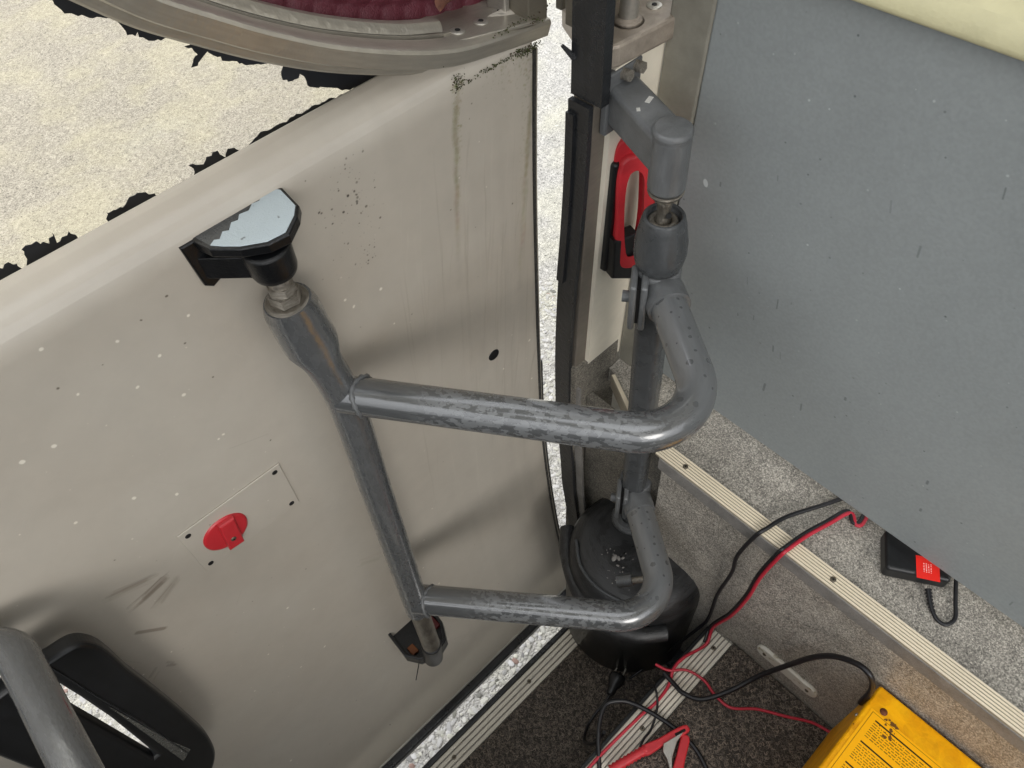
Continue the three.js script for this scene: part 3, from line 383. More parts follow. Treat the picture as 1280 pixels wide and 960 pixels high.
  screwAt(V(-0.006, 0.618, zl + 0.0128), 0.0036, kn, screwMat, V(0, 0, 1));
}
// black moulding with slot at the door's far edge, lower left of the photo
{
  const t = thing('edge_moulding', 'black rubber upright moulding with bright slot behind the lower left tube', 'moulding');
  const s = smoothPoly([[-0.215, 0.722], [-0.190, 0.715], [-0.180, 0.69], [-0.184, 0.60], [-0.188, 0.50], [-0.194, 0.40], [-0.203, 0.311], [-0.221, 0.252], [-0.251, 0.218], [-0.285, 0.22], [-0.318, 0.30], [-0.326, 0.45], [-0.325, 0.62], [-0.322, 0.70], [-0.318, 0.725], [-0.27, 0.727]]);
  const hole = new THREE.Path(); [[-0.247, 0.69], [-0.250, 0.62], [-0.2525, 0.54], [-0.2575, 0.39], [-0.2535, 0.39], [-0.2385, 0.55], [-0.234, 0.63], [-0.232, 0.69]].forEach((p, i) => (i ? hole.lineTo(...p) : hole.moveTo(...p))); s.holes.push(hole);
  mesh('body', boxUV(ext(s, 0.022, 0.006, 4).translate(0, 0, -0.567), 0.3), blackPlastic, t);
  mesh('crease', tube(spline([[-0.220, 0.75, -0.5445], [-0.222, 0.68, -0.5445], [-0.224, 0.607, -0.5445], [-0.226, 0.48, -0.5445], [-0.232, 0.335, -0.5445]]), 0.0012, 40, 6), rubber, t);
  mesh('film', boxUV(extZ(poly([[-0.2275, 0.58], [-0.229, 0.42], [-0.226, 0.34], [-0.244, 0.325], [-0.236, 0.45]]), -0.5455, 0.0008), 0.3), MP({ color: 0x50504c, roughness: 0.12, clearcoat: 1, clearcoatRoughness: 0.08, bumpMap: paintBump, bumpScale: 0.004 }), t);
}
{ // grey tube in the lower left
  const t = thing('swing_arm', 'wet grey bent tube crossing the black moulding in the lower left corner', 'swing arm');
  mesh('tube', tube(fillet([V(-0.48, 0.765, -0.580), V(-0.226, 0.765, -0.580), V(-0.231, 0.765, 0.05)], [0.04]), 0.0195, 140, 32, 0.4), paint, t);
}

// ---------------------------------------------------------------- swing arm linkage
const PX = (y) => 0.560 + (1.0 - y) * 0.015, PZ = -0.40; // post axis
{
  const t = thing('door_linkage', 'wet grey tubular swing arm linkage joining the post to the beige door', 'door linkage');
  const P = (y, dx = 0, dz = 0) => V(PX(y) + dx, y, PZ + dz);
  // ball barrel and post
  mesh('ball_housing', lathe([[0.0, 0.062], [0.019, 0.062], [0.0195, 0.072], [0.0215, 0.0745], [0.0245, 0.072], [0.0275, 0.060], [0.0315, 0.036], [0.032, 0.018], [0.0295, 0.004], [0.026, -0.004], [0.020, -0.007], [0, -0.007]], P(0.832)), darkPaint, t);
  mesh('grease_ring', new THREE.TorusGeometry(0.0135, 0.0045, 10, 28).rotateX(PI / 2).translate(PX(0.9), 0.8965, PZ), steel, t);
  const post = [boxUV((() => { const g = new RoundedBoxGeometry(0.056, 0.60, 0.040, 4, 0.013); g.rotateY(0.45); g.translate(PX(0.5), 0.51, PZ); return shear(g, 0.5, -0.015, 'x'); })(), 0.3)];
  mesh('post', post, darkPaint, t);
  // arms: same plan, two heights
  const arm = (y, R) => { const k = (x, z) => V(x, y, z); const c = fillet([y > 0.5 ? k(0.1815, -0.545) : k(0.1535, -0.519), k(0.4250, -0.196), k(0.560, -0.392)], [0.068]); return tube(c, R, 150, 36, 0.70, false); };
  for (const y of [0.80, 0.27]) {
    const a = mesh('arm', arm(y, y > 0.5 ? 0.0226 : 0.0248), armPaint, t);
    mesh('weld', tube(new THREE.CatmullRomCurve3(Array.from({ length: 24 }, (_, i) => { const an = (i / 24) * 2 * PI; const d = V(0.592, 0, 0.806), n = V(0.806, 0, -0.592); return V(y > 0.5 ? 0.1815 : 0.1535, y, y > 0.5 ? -0.545 : -0.519).addScaledVector(d, 0.0235 + 0.004 * Math.sin(2 * an + 1)).addScaledVector(n, Math.cos(an) * (y > 0.5 ? 0.0228 : 0.025)).add(V(0, Math.sin(an) * (y > 0.5 ? 0.0228 : 0.025), 0)); }), true), (q) => 0.0028 + 0.0008 * Math.sin(q * 90), 90, 8, 0.1, false), dryPaint, a);
    // split clamp on the post
    const cl = mesh('clamp', lathe([[0.0, -0.032], [0.026, -0.032], [0.0285, -0.029], [0.029, 0.0], [0.0285, 0.026], [0.026, 0.029], [0, 0.029]], P(y - 0.002)), dryPaint, t);
    const dA = V(0.155, 0, 0.19).normalize(), ax = V(-0.86, 0, 0.5);
    // ears on the door side of the post
    const q = P(y).addScaledVector(V(-0.80, 0, 0.60).normalize(), 0.026).addScaledVector(V(-0.58, 0, -0.81), 0.021);
    for (const s of [-1, 1]) { const e = new RoundedBoxGeometry(0.042, 0.076, 0.0085, 3, 0.0035); e.rotateY(0.65); e.translate(q.x + s * 0.0066 * 0.6, q.y - 0.008, q.z + s * 0.0066 * 0.8); mesh('clamp_ear', boxUV(e, 0.2), dryPaint, cl); }
    mesh('slot', (() => { const e = new THREE.BoxGeometry(0.03, 0.06, 0.004); e.rotateY(0.65); e.translate(q.x, q.y - 0.008, q.z); return e; })(), blackHole, cl);
    mesh('bolt', cyl(0.0075, 0.0075, q.clone().add(V(-0.0115, -0.006, -0.016)), q.clone().add(V(0.010, -0.006, 0.014)), 14), dryPaint, cl);
    mesh('collar', tube(new THREE.LineCurve3(V(0.553, y, -0.382), V(0.537, y, -0.358)), 0.0268, 8, 32, 0.2), dryPaint, a);
  }
  // stop bolt under the lower elbow
  const sb = mesh('stop_bolt', cyl(0.006, 0.006, V(0.468, 0.262, -0.262), V(0.435, 0.235, -0.30), 12), steel, t);
  mesh('nut', cyl(0.011, 0.011, V(0.444, 0.242, -0.292), V(0.428, 0.230, -0.310), 6), dryPaint, sb);
  // upright sleeve on the door
  const A = V(0.182, 0.8, -0.545);
  const sl = mesh('door_sleeve', tube(new THREE.CatmullRomCurve3([V(0.170, 0.958, -0.556), V(0.171, 0.94, -0.5555), V(0.173, 0.91, -0.554), V(0.176, 0.87, -0.550), V(0.1815, 0.80, -0.545), V(0.171, 0.6, -0.535), V(0.160, 0.4, -0.525), V(0.1525, 0.27, -0.518), V(0.1505, 0.235, -0.516)], false, 'centripetal'), (q) => { const L = q * 0.73; return L < 0.012 ? lerp(0.0245, 0.0285, L / 0.012) : L < 0.06 ? lerp(0.0285, 0.0295, (L - 0.012) / 0.048) : L < 0.1 ? lerp(0.0295, 0.0215, smooth(0.06, 0.1, L)) : 0.0212; }, 140, 36, 0.42), paint, t);
  mesh('socket', lathe([[0.0, 0.0012], [0.019, 0.0012], [0.0205, 0.002], [0.022, 0.0012], [0.023, -0.001]], V(0.170, 0.9585, -0.556)), steel, sl);
  const nut = mesh('hex_nut', new THREE.CylinderGeometry(0.0165, 0.0165, 0.011, 6).rotateY(0.35).translate(0.170, 0.966, -0.556), steel, t);
  mesh('hex_nut', new THREE.CylinderGeometry(0.0145, 0.0152, 0.009, 6).rotateY(0.8).translate(0.170, 0.978, -0.556), steel, t);
  mesh('stud', cyl(0.0118, 0.0118, V(0.170, 0.95, -0.556), V(0.1708, 1.002, -0.5556), 24), steel, t);
  mesh('lower_stub', tube(new THREE.CatmullRomCurve3([V(0.1525, 0.26, -0.518), V(0.149, 0.2, -0.514), V(0.1435, 0.085, -0.508)]), 0.0165, 30, 30, 0.3), steel, t);
  mesh('stub_end', lathe([[0, 0], [0.019, 0], [0.0185, 0.09], [0.0165, 0.095], [0, 0.095]], V(0.1405, -0.012, -0.520), V(0.03, 1, 0.12).normalize()), blackPaint, t);
  // upper mounting bracket on the door
  const up = mesh('upper_bracket', boxUV(extY([[0.126, -0.604], [0.213, -0.602], [0.2200, -0.591], [0.2165, -0.558], [0.207, -0.546], [0.188, -0.5315], [0.168, -0.534], [0.147, -0.548], [0.128, -0.569], [0.123, -0.588]], 1.0365, 0.0115, 0.002), 0.2), blackPaint, t);
  mesh('painted_top', boxUV(extY([[0.131, -0.5715], [0.137, -0.575], [0.141, -0.572], [0.148, -0.579], [0.153, -0.576], [0.160, -0.584], [0.166, -0.582], [0.171, -0.588], [0.180, -0.586], [0.187, -0.592], [0.194, -0.5905], [0.203, -0.597], [0.212, -0.5955], [0.2165, -0.589], [0.2135, -0.559], [0.205, -0.5485], [0.187, -0.535], [0.169, -0.537], [0.149, -0.550], [0.138, -0.562]], 1.0478, 0.0009, 0.0003), 0.2), M({ map: dataTex(256, 256, (u, v) => { const f = fbm(u, v, 2, 5), k = smooth(0.76, 0.79, f); return [lerp(178, 120, k), lerp(190, 126, k), lerp(196, 130, k)]; }), roughness: 0.5, bumpMap: grainBump, bumpScale: 0.0004 }), up);
  mesh('worn_top', boxUV(extY([[0.127, -0.589], [0.130, -0.601], [0.211, -0.599], [0.214, -0.594], [0.203, -0.5955], [0.187, -0.590], [0.160, -0.582], [0.142, -0.571], [0.131, -0.571]], 1.0477, 0.0006, 0.0002), 0.2), darkPaint, up);
  mesh('back_plate', boxUV(extZ(poly([[0.110, 1.047], [0.114, 0.996], [0.121, 0.990], [0.172, 1.012], [0.19, 1.02], [0.19, 1.047]]), -0.606, 0.016, 0.002), 0.2), blackPaint, t);
  mesh('web', boxUV(extY([[0.119, -0.590], [0.128, -0.592], [0.172, -0.556], [0.160, -0.548]], 1.002, 0.026, 0.001), 0.2), blackPaint, t);
  mesh('boss', lathe([[0, 0.034], [0.021, 0.034], [0.0235, 0.03], [0.0225, 0.006], [0.021, 0.001], [0.019, 0], [0, 0]], V(0.171, 0.998, -0.5555)), blackPaint, t);
  // lower bracket
  const lb = mesh('lower_bracket', boxUV(extY([[0.102, -0.614], [0.102, -0.600], [0.099, -0.552], [0.116, -0.526], [0.150, -0.511], [0.178, -0.520], [0.195, -0.552], [0.202, -0.600], [0.202, -0.614]], -0.020, 0.012, 0.002), 0.2), blackPaint, t);
  mesh('rim', boxUV(extY([[0.102, -0.614], [0.099, -0.552], [0.116, -0.526], [0.150, -0.511], [0.178, -0.520], [0.195, -0.552], [0.202, -0.614], [0.196, -0.614], [0.189, -0.554], [0.174, -0.526], [0.150, -0.518], [0.120, -0.532], [0.105, -0.555], [0.108, -0.614]], -0.010, 0.022, 0.002), 0.2), blackPaint, lb);
  mesh('orange_pad', box(0.112, 0.127, -0.008, 0.000, -0.566, -0.546, 0.002), M({ color: 0x6a3a16, roughness: 0.6 }), lb);
  mesh('red_pad', box(0.176, 0.190, -0.008, 0.004, -0.590, -0.555, 0.002), M({ color: 0x4a1010, roughness: 0.6 }), lb);
  mesh('split_pin', cyl(0.001, 0.001, V(0.112, -0.012, -0.530), V(0.088, -0.02, -0.512), 8), blackHole, lb);
}
{ // pivot bracket on the jamb
  const t = thing('pivot_bracket', 'grey bracket with round cap bolted to the jamb above the ball joint', 'bracket');
  const a = V(0.600, 1.0, -0.506), b = V(0.560, 1.0, -0.40);
  const d = b.clone().sub(a), L = d.length(), g = new RoundedBoxGeometry(0.042, 0.048, L, 4, 0.007); g.rotateY(Math.atan2(d.x, d.z)); g.translate((a.x + b.x) / 2, 0.992, (a.z + b.z) / 2);
  mesh('arm', boxUV(g, 0.3), dryPaint, t);
  mesh('cap', lathe([[0, 0.0785], [0.018, 0.0782], [0.0212, 0.0755], [0.0215, 0.071], [0.0205, 0.0695], [0.021, 0.066], [0.0212, 0.005], [0.0195, 0.0], [0, 0]], V(0.560, 0.945, -0.40)), dryPaint, t);
  mesh('washer', lathe([[0, 0.005], [0.0195, 0.005], [0.0205, 0.003], [0.0195, 0], [0, 0]], V(0.560, 0.940, -0.40)), steel, t);
  const st = mesh('ball_stud', lathe([[0, 0.05], [0.0115, 0.05], [0.0115, 0.040], [0.0085, 0.034], [0.0075, 0.016], [0.009, 0.008], [0.0075, 0.0], [0, 0]], V(0.5605, 0.891, -0.40)), steel, t);
  mesh('pin_hole', cyl(0.0035, 0.0035, V(0.5605, 0.911, -0.394), V(0.558, 0.912, -0.3905), 12), blackHole, st);
  const pl = mesh('mounting_plate', shear(box(0.572, 0.628, 0.955, 1.033, -0.510, -0.500, 0.003, 0.3), 1.0, 0.05), dryPaint, t);
  for (const [x, y] of [[0.596, 1.0255], [0.617, 1.0255]]) mesh('bolt', cyl(0.007, 0.007, V(x, y, -0.5), V(x, y + 0.001, -0.489), 6), steel, pl);
  mesh('paint_fleck', (() => { const e = new RoundedBoxGeometry(0.012, 0.0006, 0.0055, 2, 0.0002); e.rotateY(0.3); e.translate(0.588, 1.0163, -0.455); return e; })(), ivory, t);
  mesh('paint_fleck', (() => { const e = new RoundedBoxGeometry(0.006, 0.0006, 0.004, 2, 0.0002); e.rotateY(0.8); e.translate(0.567, 1.0163, -0.452); return e; })(), ivory, t);
}
{ // red emergency handle
  const t = thing('release_handle', 'red loop release handle on black base behind the grey ball joint', 'handle');
  mesh('base', shear(box(0.592, 0.614, 0.715, 0.905, -0.526, -0.506, 0.005, 0.2), 0.78, 0.05), blackPlastic, t);
  const bk = mesh('bracket', boxUV(ext(poly([[-0.014, -0.02], [0.030, -0.042], [0.034, 0.028], [0.022, 0.050], [-0.014, 0.050]]), 0.02, 0.003).rotateY(-0.3).translate(0.610, 0.735, -0.510), 0.2), blackPlastic, t);
  mesh('pin', cyl(0.004, 0.004, V(0.632, 0.735, -0.505), V(0.634, 0.735, -0.484), 12), steel, bk);
  const s = new THREE.Shape(); const outer = smoothPoly([[0, 0.09], [0.014, 0.1], [0.036, 0.092], [0.046, 0.06], [0.050, 0.0], [0.047, -0.06], [0.036, -0.088], [0.012, -0.088], [0.0, -0.07], [-0.002, 0.0]]);
  const hole = new THREE.Path(); new THREE.CatmullRomCurve3([[0.008, 0.075], [0.02, 0.082], [0.032, 0.072], [0.037, 0.03], [0.036, -0.04], [0.030, -0.068], [0.014, -0.068], [0.008, -0.05]].map((p) => V(p[0], p[1], 0)), true, 'centripetal').getPoints(50).forEach((p, i) => (i ? hole.lineTo(p.x, p.y) : hole.moveTo(p.x, p.y))); outer.holes.push(hole);
  mesh('loop', boxUV(toCreasedNormals(ext(outer, 0.02, 0.004, 3), 0.7).rotateY(-0.5).translate(0.606, 0.815, -0.512), 0.2), redBright, t);
  mesh('tongue', boxUV(ext(smoothPoly([[-0.01, -0.02], [0.01, -0.02], [0.011, 0.02], [0, 0.03], [-0.011, 0.02]]), 0.008, 0.002).rotateY(-0.6).translate(0.612, 0.905, -0.505), 0.2), redBright, t);
  mesh('reflective_strip', shear(box(0.5885, 0.5905, 0.74, 0.89, -0.532, -0.518, 0, 0.2), 0.8, 0.05), M({ color: 0x9a5a58, roughness: 0.4 }), t);
}

// ---------------------------------------------------------------- drive housing
{
  const t = thing('drive_housing', 'round black door drive housing on the lower step beneath the grey post', 'housing');
  mesh('drum', lathe([[0, 0.372], [0.06, 0.371], [0.098, 0.368], [0.118, 0.361], [0.131, 0.347], [0.139, 0.325], [0.142, 0.28], [0.142, 0.0], [0, 0]], V(0.553, -0.256, -0.366), V(0.0, 1, 0.02), 64), hood, t);
  mesh('guard_tube', tube(spline([[0.50, 0.055, -0.502], [0.458, 0.055, -0.462], [0.418, 0.05, -0.390], [0.408, 0.048, -0.320], [0.436, 0.046, -0.262], [0.48, 0.044, -0.225]]), 0.016, 80, 20, 0.3), hood, t);
  mesh('seam', tube(spline([[0.475, 0.108, -0.455], [0.443, 0.106, -0.412], [0.434, 0.105, -0.360], [0.446, 0.106, -0.305]]), 0.0035, 40, 8), darkPaint, t);
  const domeY = (x, z) => -0.256 + interp([[0, 0.372], [0.06, 0.371], [0.098, 0.368], [0.118, 0.361], [0.131, 0.347]], Math.hypot(x - 0.553, z + 0.366));
  mesh('flange', lathe([[0.02, 0.012], [0.034, 0.010], [0.037, 0.004], [0.037, 0], [0.02, 0]], V(0.568, 0.15, -0.398)), darkPaint, t);
  mesh('shaft', cyl(0.02, 0.02, V(0.571, 0.09, -0.40), V(0.571, 0.2, -0.40)), darkPaint, t);
  for (const [x, z, s] of [[0.497, -0.375, 0.006], [0.502, -0.368, 0.004], [0.508, -0.363, 0.003], [0.49, -0.36, 0.0025], [0.494, -0.35, 0.002], [0.487, -0.345, 0.0015], ...Array.from({ length: 22 }, () => [rr(0.455, 0.52), rr(-0.40, -0.31), rr(0.0006, 0.0014)])]) { const g = new THREE.IcosahedronGeometry(s, 1); g.scale(1.3, 0.3, 0.8); g.rotateY(rr(0, 3)); g.translate(x, domeY(x, z) + 0.0006, z); mesh('paint_chip', g, lipGrey, t); }
}
// ---------------------------------------------------------------- lens on the riser
{
  const t = thing('step_light', 'oval white lens set in the speckled step riser above the coil mat', 'step light');
  const rotX = (g) => g.rotateY(-PI / 2); // shape x -> z
  const pill = (a, r) => { const s = new THREE.Shape(); s.absarc(a, 0, r, -PI / 2, PI / 2); s.absarc(-a, 0, r, PI / 2, 1.5 * PI); s.closePath(); return s; };
  mesh('lens', boxUV(rotX(ext(pill(0.045, 0.0165), 0.008, 0.003)).translate(0.573, 0.070, -0.028), 0.3), M({ map: dataTex(256, 256, (u, v) => { const k = smooth(0.55, 0.68, fbm(u, v, 1, 4)); return [lerp(206, 150, k), lerp(203, 140, k), lerp(192, 112, k)]; }), roughness: 0.4 }), t);
  for (const z of [-0.072, 0.016]) screwAt(V(0.5648, 0.070, z), 0.0035, t, screwMat, V(-1, 0, 0));
}

// ---------------------------------------------------------------- yellow box
{
  const t = thing('power_pack', 'yellow metal box with printed label and rust beside the speckled riser', 'power pack');
  mesh('case', box(0.33, 0.566, 0.006, 0.28, 0.0845, 0.42, 0.004, 0.5), yellow, t);
  const lab = canvasTex(1024, 1024, (c, w, h) => { c.fillStyle = '#fcb406'; c.fillRect(0, 0, w, h); c.strokeStyle = 'rgba(70,48,0,0.6)'; c.lineWidth = 3; c.strokeRect(14, 14, w - 28, h - 28); c.fillStyle = '#1c1608'; const para = (x, y, wd, n) => { for (let i = 0; i < n; i++) { let q = x; const end = x + wd * (i === n - 1 ? 0.6 : 1); while (q < end) { const L = rr(5, 26); c.globalAlpha = rr(0.45, 0.8); c.fillRect(q, y + i * 15, Math.min(L, end - q), 5); q += L + 6; } } c.globalAlpha = 1; };
    for (const y0 of [44, 196, 348, 520, 690]) for (const x0 of [44, 540]) { c.fillRect(x0, y0, 430, 9); para(x0, y0 + 22, 430, y0 < 500 ? 7 : 9); }
    c.fillStyle = '#d8d4c8'; c.fillRect(60, 452, 90, 18); });
  const lg = new THREE.PlaneGeometry(0.30, 0.19); { const u = lg.attributes.uv; for (let i = 0; i < u.count; i++) u.setY(i, 1 - (1 - u.getY(i)) * 0.19 / 0.26); } lg.rotateX(-PI / 2); lg.rotateY(-PI / 2); lg.translate(0.433, 0.2806, 0.243); mesh('label', lg, MP({ map: lab, roughness: 0.5, specularIntensity: 0.5 }), t);
  const ri = mesh('rivet', lathe([[0, 0.003], [0.003, 0.0026], [0.0052, 0.0008], [0.0055, 0]], V(0.535, 0.280, 0.108)), M({ map: dataTex(64, 64, (u, v) => { const q = 0.6 + 0.7 * fbm(u, v, 1, 3); return [112 * q, 62 * q, 34 * q]; }), roughness: 0.7, metalness: 0.3 }), t);
  const rustM = M({ color: 0x6b4410, roughness: 0.9 }); const spots = [];
  for (let i = 0; i < 26; i++) { const a = rr(0, 6.3), d = 0.014 * Math.sqrt(rnd()), r = rr(0.0008, 0.0036); const pts = Array.from({ length: 9 }, (_, k) => { const an = (k / 9) * 2 * PI, q = r * rr(0.6, 1.3); return [0.518 + Math.cos(a) * d + Math.cos(an) * q, 0.125 + Math.sin(a) * d + Math.sin(an) * q]; }); spots.push(extY(pts, 0.2798 + i * 0.00002, 0.0007)); }
  mesh('rust_spots', spots, rustM, t); t.children[t.children.length - 1].userData.kind = 'stuff';
  screwAt(V(0.51, 0.265, 0.0838), 0.003, t, screwLight, V(0, 0, -1));
}

// ---------------------------------------------------------------- cables and clips
const cable = (name, label, cat, pts, r, m, part) => { const o = mesh(name, tube(spline(pts), r, Math.max(60, pts.length * 14), 10, 0.1), m); tag(o, label, cat); return o; };
cable('black_cable', 'thin black cable draped from the partition over the cream step edging', 'cable', [[0.72, 0.437, -0.10], [0.674, 0.44, -0.118], [0.609, 0.443, -0.149], [0.570, 0.448, -0.158], [0.553, 0.435, -0.165], [0.552, 0.348, -0.178], [0.560, 0.266, -0.179], [0.566, 0.14, -0.190], [0.566, 0.02, -0.19], [0.55, -0.04, -0.2], [0.50, -0.2, -0.24], [0.44, -0.245, -0.26]], 0.0032, cableBlack);
{
  const t = thing('jumper_lead', 'red and black twin lead hanging over the cream edging to the mat', 'cable');
  const pts = [[0.72, 0.437, -0.075], [0.678, 0.44, -0.066], [0.668, 0.44, -0.072], [0.678, 0.442, -0.088], [0.640, 0.443, -0.100], [0.602, 0.444, -0.111], [0.566, 0.448, -0.117], [0.551, 0.437, -0.121], [0.550, 0.344, -0.132], [0.554, 0.243, -0.137], [0.556, 0.13, -0.150], [0.552, 0.035, -0.170], [0.527, 0.008, -0.163], [0.480, 0.008, -0.176], [0.449, 0.006, -0.177], [0.421, 0.002, -0.165], [0.382, 0.002, -0.161], [0.339, 0.002, -0.166], [0.229, 0.002, -0.172], [0.16, 0.002, -0.168]];
  mesh('red_core', tube(spline(pts), 0.0030, 280, 10, 0.1), cableRed, t);
  mesh('black_core', tube(spline(pts.slice(0, 13).map(([x, y, z], i) => [x + (i > 6 ? 0.001 : 0), y + (i > 6 ? 0.001 : 0), z - 0.005])), 0.0030, 220, 10, 0.1), cableBlack, t);
}
cable('red_lead', 'red lead running across the upper coil mat into the yellow box', 'cable', [[0.432, 0.004, -0.206], [0.440, 0.006, -0.182], [0.465, 0.004, -0.158], [0.473, 0.004, -0.124], [0.467, 0.004, -0.096], [0.469, 0.004, -0.061], [0.500, 0.004, -0.027], [0.527, 0.004, 0.017], [0.551, 0.004, 0.055], [0.560, 0.006, 0.09]], 0.0027, cableRed);
cable('mains_cable', 'thick black cable looping over the mat and up into the yellow box', 'cable', [[0.431, 0.004, -0.185], [0.428, 0.006, -0.160], [0.426, 0.012, -0.135], [0.440, 0.018, -0.105], [0.480, 0.04, -0.078], [0.525, 0.08, -0.055], [0.545, 0.16, -0.028], [0.547, 0.25, -0.005], [0.545, 0.306, 0.018], [0.542, 0.338, 0.046], [0.540, 0.335, 0.066], [0.540, 0.300, 0.078], [0.540, 0.24, 0.0805]], 0.0045, cableBlack);
cable('black_cable', 'black cable curling in a loop around the pale edging by the red clamp', 'cable', [[0.19, 0.003, -0.13], [0.222, -0.004, -0.156], [0.256, 0.008, -0.190], [0.283, 0.012, -0.211], [0.310, 0.014, -0.221], [0.333, 0.012, -0.208], [0.348, 0.006, -0.188], [0.362, 0.004, -0.147], [0.370, 0.006, -0.100], [0.368, 0.006, -0.059], [0.353, 0.006, -0.02], [0.33, 0.006, 0.02]], 0.0042, cableBlack);
cable('black_cable', 'thin black wire bridging the pale edging near its middle screw', 'cable', [[0.405, -0.06, -0.20], [0.399, 0.004, -0.181], [0.378, 0.004, -0.156], [0.341, 0.004, -0.138], [0.315, 0.010, -0.135], [0.290, 0.012, -0.128]], 0.0022, cableBlack);
{ // plug on the lower mat
  const t = thing('mains_plug', 'black two-pin plug lying on the dark lower mat with its cord', 'plug');
  mesh('body', lathe([[0, 0], [0.006, 0], [0.009, 0.006], [0.010, 0.02], [0.017, 0.032], [0.0175, 0.046], [0.015, 0.049], [0, 0.049]], V(0.378, -0.226, -0.264), V(0.94, 0.03, -0.3).normalize(), 24).scale(1, 1, 1), blackPlastic, t);
  for (const s of [-1, 1]) mesh('pin', cyl(0.0022, 0.0022, V(0.423 + s * 0.0027, -0.2245, -0.279 + s * 0.0085), V(0.443 + s * 0.0027, -0.224, -0.285 + s * 0.0085), 10), screwLight, t);
  mesh('cord', tube(spline([[0.379, -0.226, -0.264], [0.36, -0.235, -0.262], [0.33, -0.243, -0.262], [0.30, -0.243, -0.255], [0.27, -0.20, -0.235], [0.262, -0.08, -0.203], [0.275, -0.0, -0.193]]), 0.0033, 80, 10, 0.1), cableBlack, t);
}
{ // red crocodile clamp
  const t = thing('battery_clamp', 'red plastic crocodile clamp lying on the mat by the pale edging', 'clamp');
  const hd = (a, b, w0, w1, h) => { const d = V(b[0] - a[0], 0, b[1] - a[1]), L = d.length(), n = V(-d.z, 0, d.x).normalize(); const s = [[0, -w0], [L * 0.4, -w1 * 0.95], [L * 0.9, -w1], [L, -w1 * 0.6], [L, w1 * 0.6], [L * 0.9, w1], [L * 0.4, w1 * 0.95], [0, w0]]; const g = ext(smoothPoly(s), h, 0.003, 3); g.rotateX(-PI / 2); g.rotateY(-Math.atan2(d.z, d.x)); g.translate(a[0], 0.004, a[1]); return boxUV(g, 0.2); };
  mesh('handle', hd([0.298, -0.122], [0.385, -0.092], 0.007, 0.0075, 0.014), redBright, t);
  mesh('handle', hd([0.372, -0.086], [0.290, -0.048], 0.0055, 0.0085, 0.012), redBright, t);
  mesh('sleeve', tube(spline([[0.235, 0.011, -0.142], [0.262, 0.011, -0.134], [0.305, 0.011, -0.121]]), (q) => 0.0082 + 0.0009 * Math.sin(q * 60), 140, 18, 0.1), redBright, t);
  mesh('spring_plate', boxUV(extY([[0.332, -0.105], [0.372, -0.093], [0.352, -0.091], [0.325, -0.080], [0.303, -0.062], [0.318, -0.086], [0.322, -0.098]], 0.009, 0.012, 0.001), 0.1), alu, t);
  mesh('handle_cap', hd([0.358, -0.100], [0.378, -0.093], 0.0025, 0.0028, 0.0155), blackHole, t);
}
{ // charger under the partition
  const t = thing('charger', 'black adapter with red label tucked under the grey partition', 'charger');
  const g = new RoundedBoxGeometry(0.062, 0.028, 0.085, 4, 0.006); g.rotateY(0.55); g.translate(0.674, 0.448, 0.014); mesh('body', boxUV(g, 0.2), blackPlastic, t);
  const lab = canvasTex(128, 128, (c, w, h) => { c.fillStyle = '#ef2a20'; c.fillRect(0, 0, w, h); c.fillStyle = 'rgba(255,235,230,0.85)'; for (let j = 0; j < 4; j++) for (let x = 40; x < 88; x += 9) c.fillRect(x, 40 + j * 13, rr(3, 7), 6); });
  const l = new THREE.PlaneGeometry(0.034, 0.03).rotateX(-PI / 2).rotateY(0.55).translate(0.664, 0.4624, 0.034); mesh('label', l, M({ map: lab, roughness: 0.4 }), t);
  mesh('strain_relief', tube(spline([[0.650, 0.442, 0.050], [0.638, 0.44, 0.060], [0.628, 0.438, 0.070]]), (q) => 0.0042 - 0.001 * q + 0.0007 * Math.sign(Math.sin(q * 40)), 60, 12, 0.1), cableBlack, t);
  mesh('lead', tube(spline([[0.630, 0.438, 0.068], [0.622, 0.437, 0.080], [0.624, 0.437, 0.092], [0.640, 0.438, 0.096], [0.662, 0.440, 0.084], [0.69, 0.44, 0.07]]), 0.0028, 70, 10, 0.1), cableBlack, t);
}
// ---------------------------------------------------------------- small things on the rail
{
  const cols = 22, rows = 5, pos = [], C = new THREE.CatmullRomCurve3([[0.10, 1.36], [0.19, 1.272], [0.27, 1.208], [0.34, 1.162], [0.40, 1.130], [0.46, 1.110], [0.54, 1.098], [0.6, 1.09]].map((p) => V(p[0], p[1], 0)), false, 'centripetal');
  const g = new THREE.PlaneGeometry(1, 1, 160, 60), p = g.attributes.position;
  for (let i = 0; i < p.count; i++) { const u = p.getX(i) + 0.5, v = p.getY(i) + 0.5, P = C.getPointAt(clamp(u)), T = C.getTangentAt(clamp(u)); const row = Math.floor(v * rows), fx = (u * cols + (row % 2) * 0.5) % 1, fy = (v * rows) % 1; const d = Math.sqrt(Math.max(0, 1 - Math.pow((fx - 0.5) * 2, 2))) * Math.sqrt(Math.max(0, 1 - Math.pow((fy - 0.5) * 2, 2))); const k = -0.045 + v * 0.19; p.setXYZ(i, P.x - T.y * k, P.y + T.x * k, -0.665 - v * 0.02 + 0.005 * d); }
  g.computeVertexNormals();
  tag(mesh('quilted_curtain', boxUV(g, 0.2), M({ color: 0x58202c, roughness: 0.55, bumpMap: grainBump, bumpScale: 0.0008, side: THREE.DoubleSide })), 'burgundy quilted curtain showing above the curved window rail', 'curtain');
}
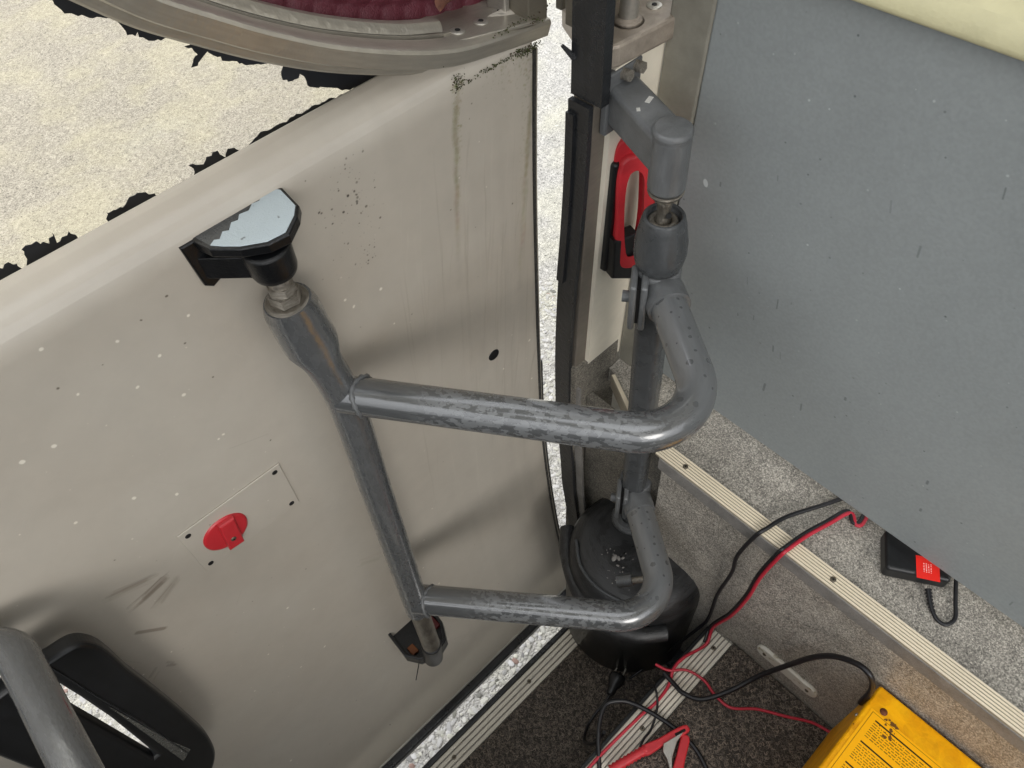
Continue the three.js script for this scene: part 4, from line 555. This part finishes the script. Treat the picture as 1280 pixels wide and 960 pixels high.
{
  const t = thing('dead_leaf', 'dry brown leaf caught on the curved rail beside the screwed plate', 'leaf');
  const g = new THREE.PlaneGeometry(1, 1, 14, 10), p = g.attributes.position; for (let i = 0; i < p.count; i++) { const u = p.getX(i), v = p.getY(i), wd = 0.022 * Math.sqrt(Math.max(0, 1 - 4 * u * u * 0.98)); p.setXYZ(i, u * 0.05, 0.010 * Math.sin(v * 3.1) + 0.006 * Math.cos(u * 6), v * wd * 1.5); } g.computeVertexNormals(); g.rotateX(0.6); g.rotateZ(-0.25); g.rotateY(0.7); g.translate(0.494, 1.1045, -0.650);
  mesh('blade', boxUV(g, 0.1), M({ map: dataTex(128, 128, (u, v) => { const q = 0.6 + 0.8 * fbm(u, v, 1, 4); return [104 * q, 66 * q, 50 * q]; }), roughness: 0.7, side: THREE.DoubleSide }), t);
}
{
  const N = 900, im = new THREE.InstancedMesh(new THREE.IcosahedronGeometry(1, 0), M({ color: 0xffffff, roughness: 0.95 }), N), o = new THREE.Object3D(), col = new THREE.Color();
  const beds = [[0.450, 1.084, -0.615, 0.006, 0.001, 0.014], [0.50, 1.0765, -0.594, 0.05, 0.001, 0.003], [0.552, 1.0725, -0.60, 0.006, 0.001, 0.014], [0.441, 1.051, -0.592, 0.007, 0.007, 0.001], [0.540, 1.044, -0.589, 0.016, 0.004, 0.001], [0.500, 1.047, -0.590, 0.04, 0.002, 0.001]];
  for (let i = 0; i < N; i++) { const b = beds[Math.floor(Math.pow(rnd(), 1.2) * beds.length)], s = rr(0.0003, 0.0009); const gs = () => (rnd() + rnd() + rnd() - 1.5) * 1.3; o.position.set(b[0] + gs() * b[3], b[1] + gs() * b[4], b[2] + gs() * b[5]); o.rotation.set(rr(0, 6), rr(0, 6), rr(0, 6)); o.scale.set(s * rr(0.6, 2), s, s); o.updateMatrix(); im.setMatrixAt(i, o.matrix); const q = rr(0.5, 1.2); im.setColorAt(i, rnd() < 0.7 ? col.setRGB(0.05 * q, 0.06 * q, 0.018 * q) : col.setRGB(0.07 * q, 0.05 * q, 0.03 * q)); }
  im.name = 'moss'; im.userData = { kind: 'stuff', label: 'green moss and dirt growing around the screwed joint plate', category: 'moss' }; im.castShadow = im.receiveShadow = true; scene.add(im);
}

renderer.render(scene, camera);
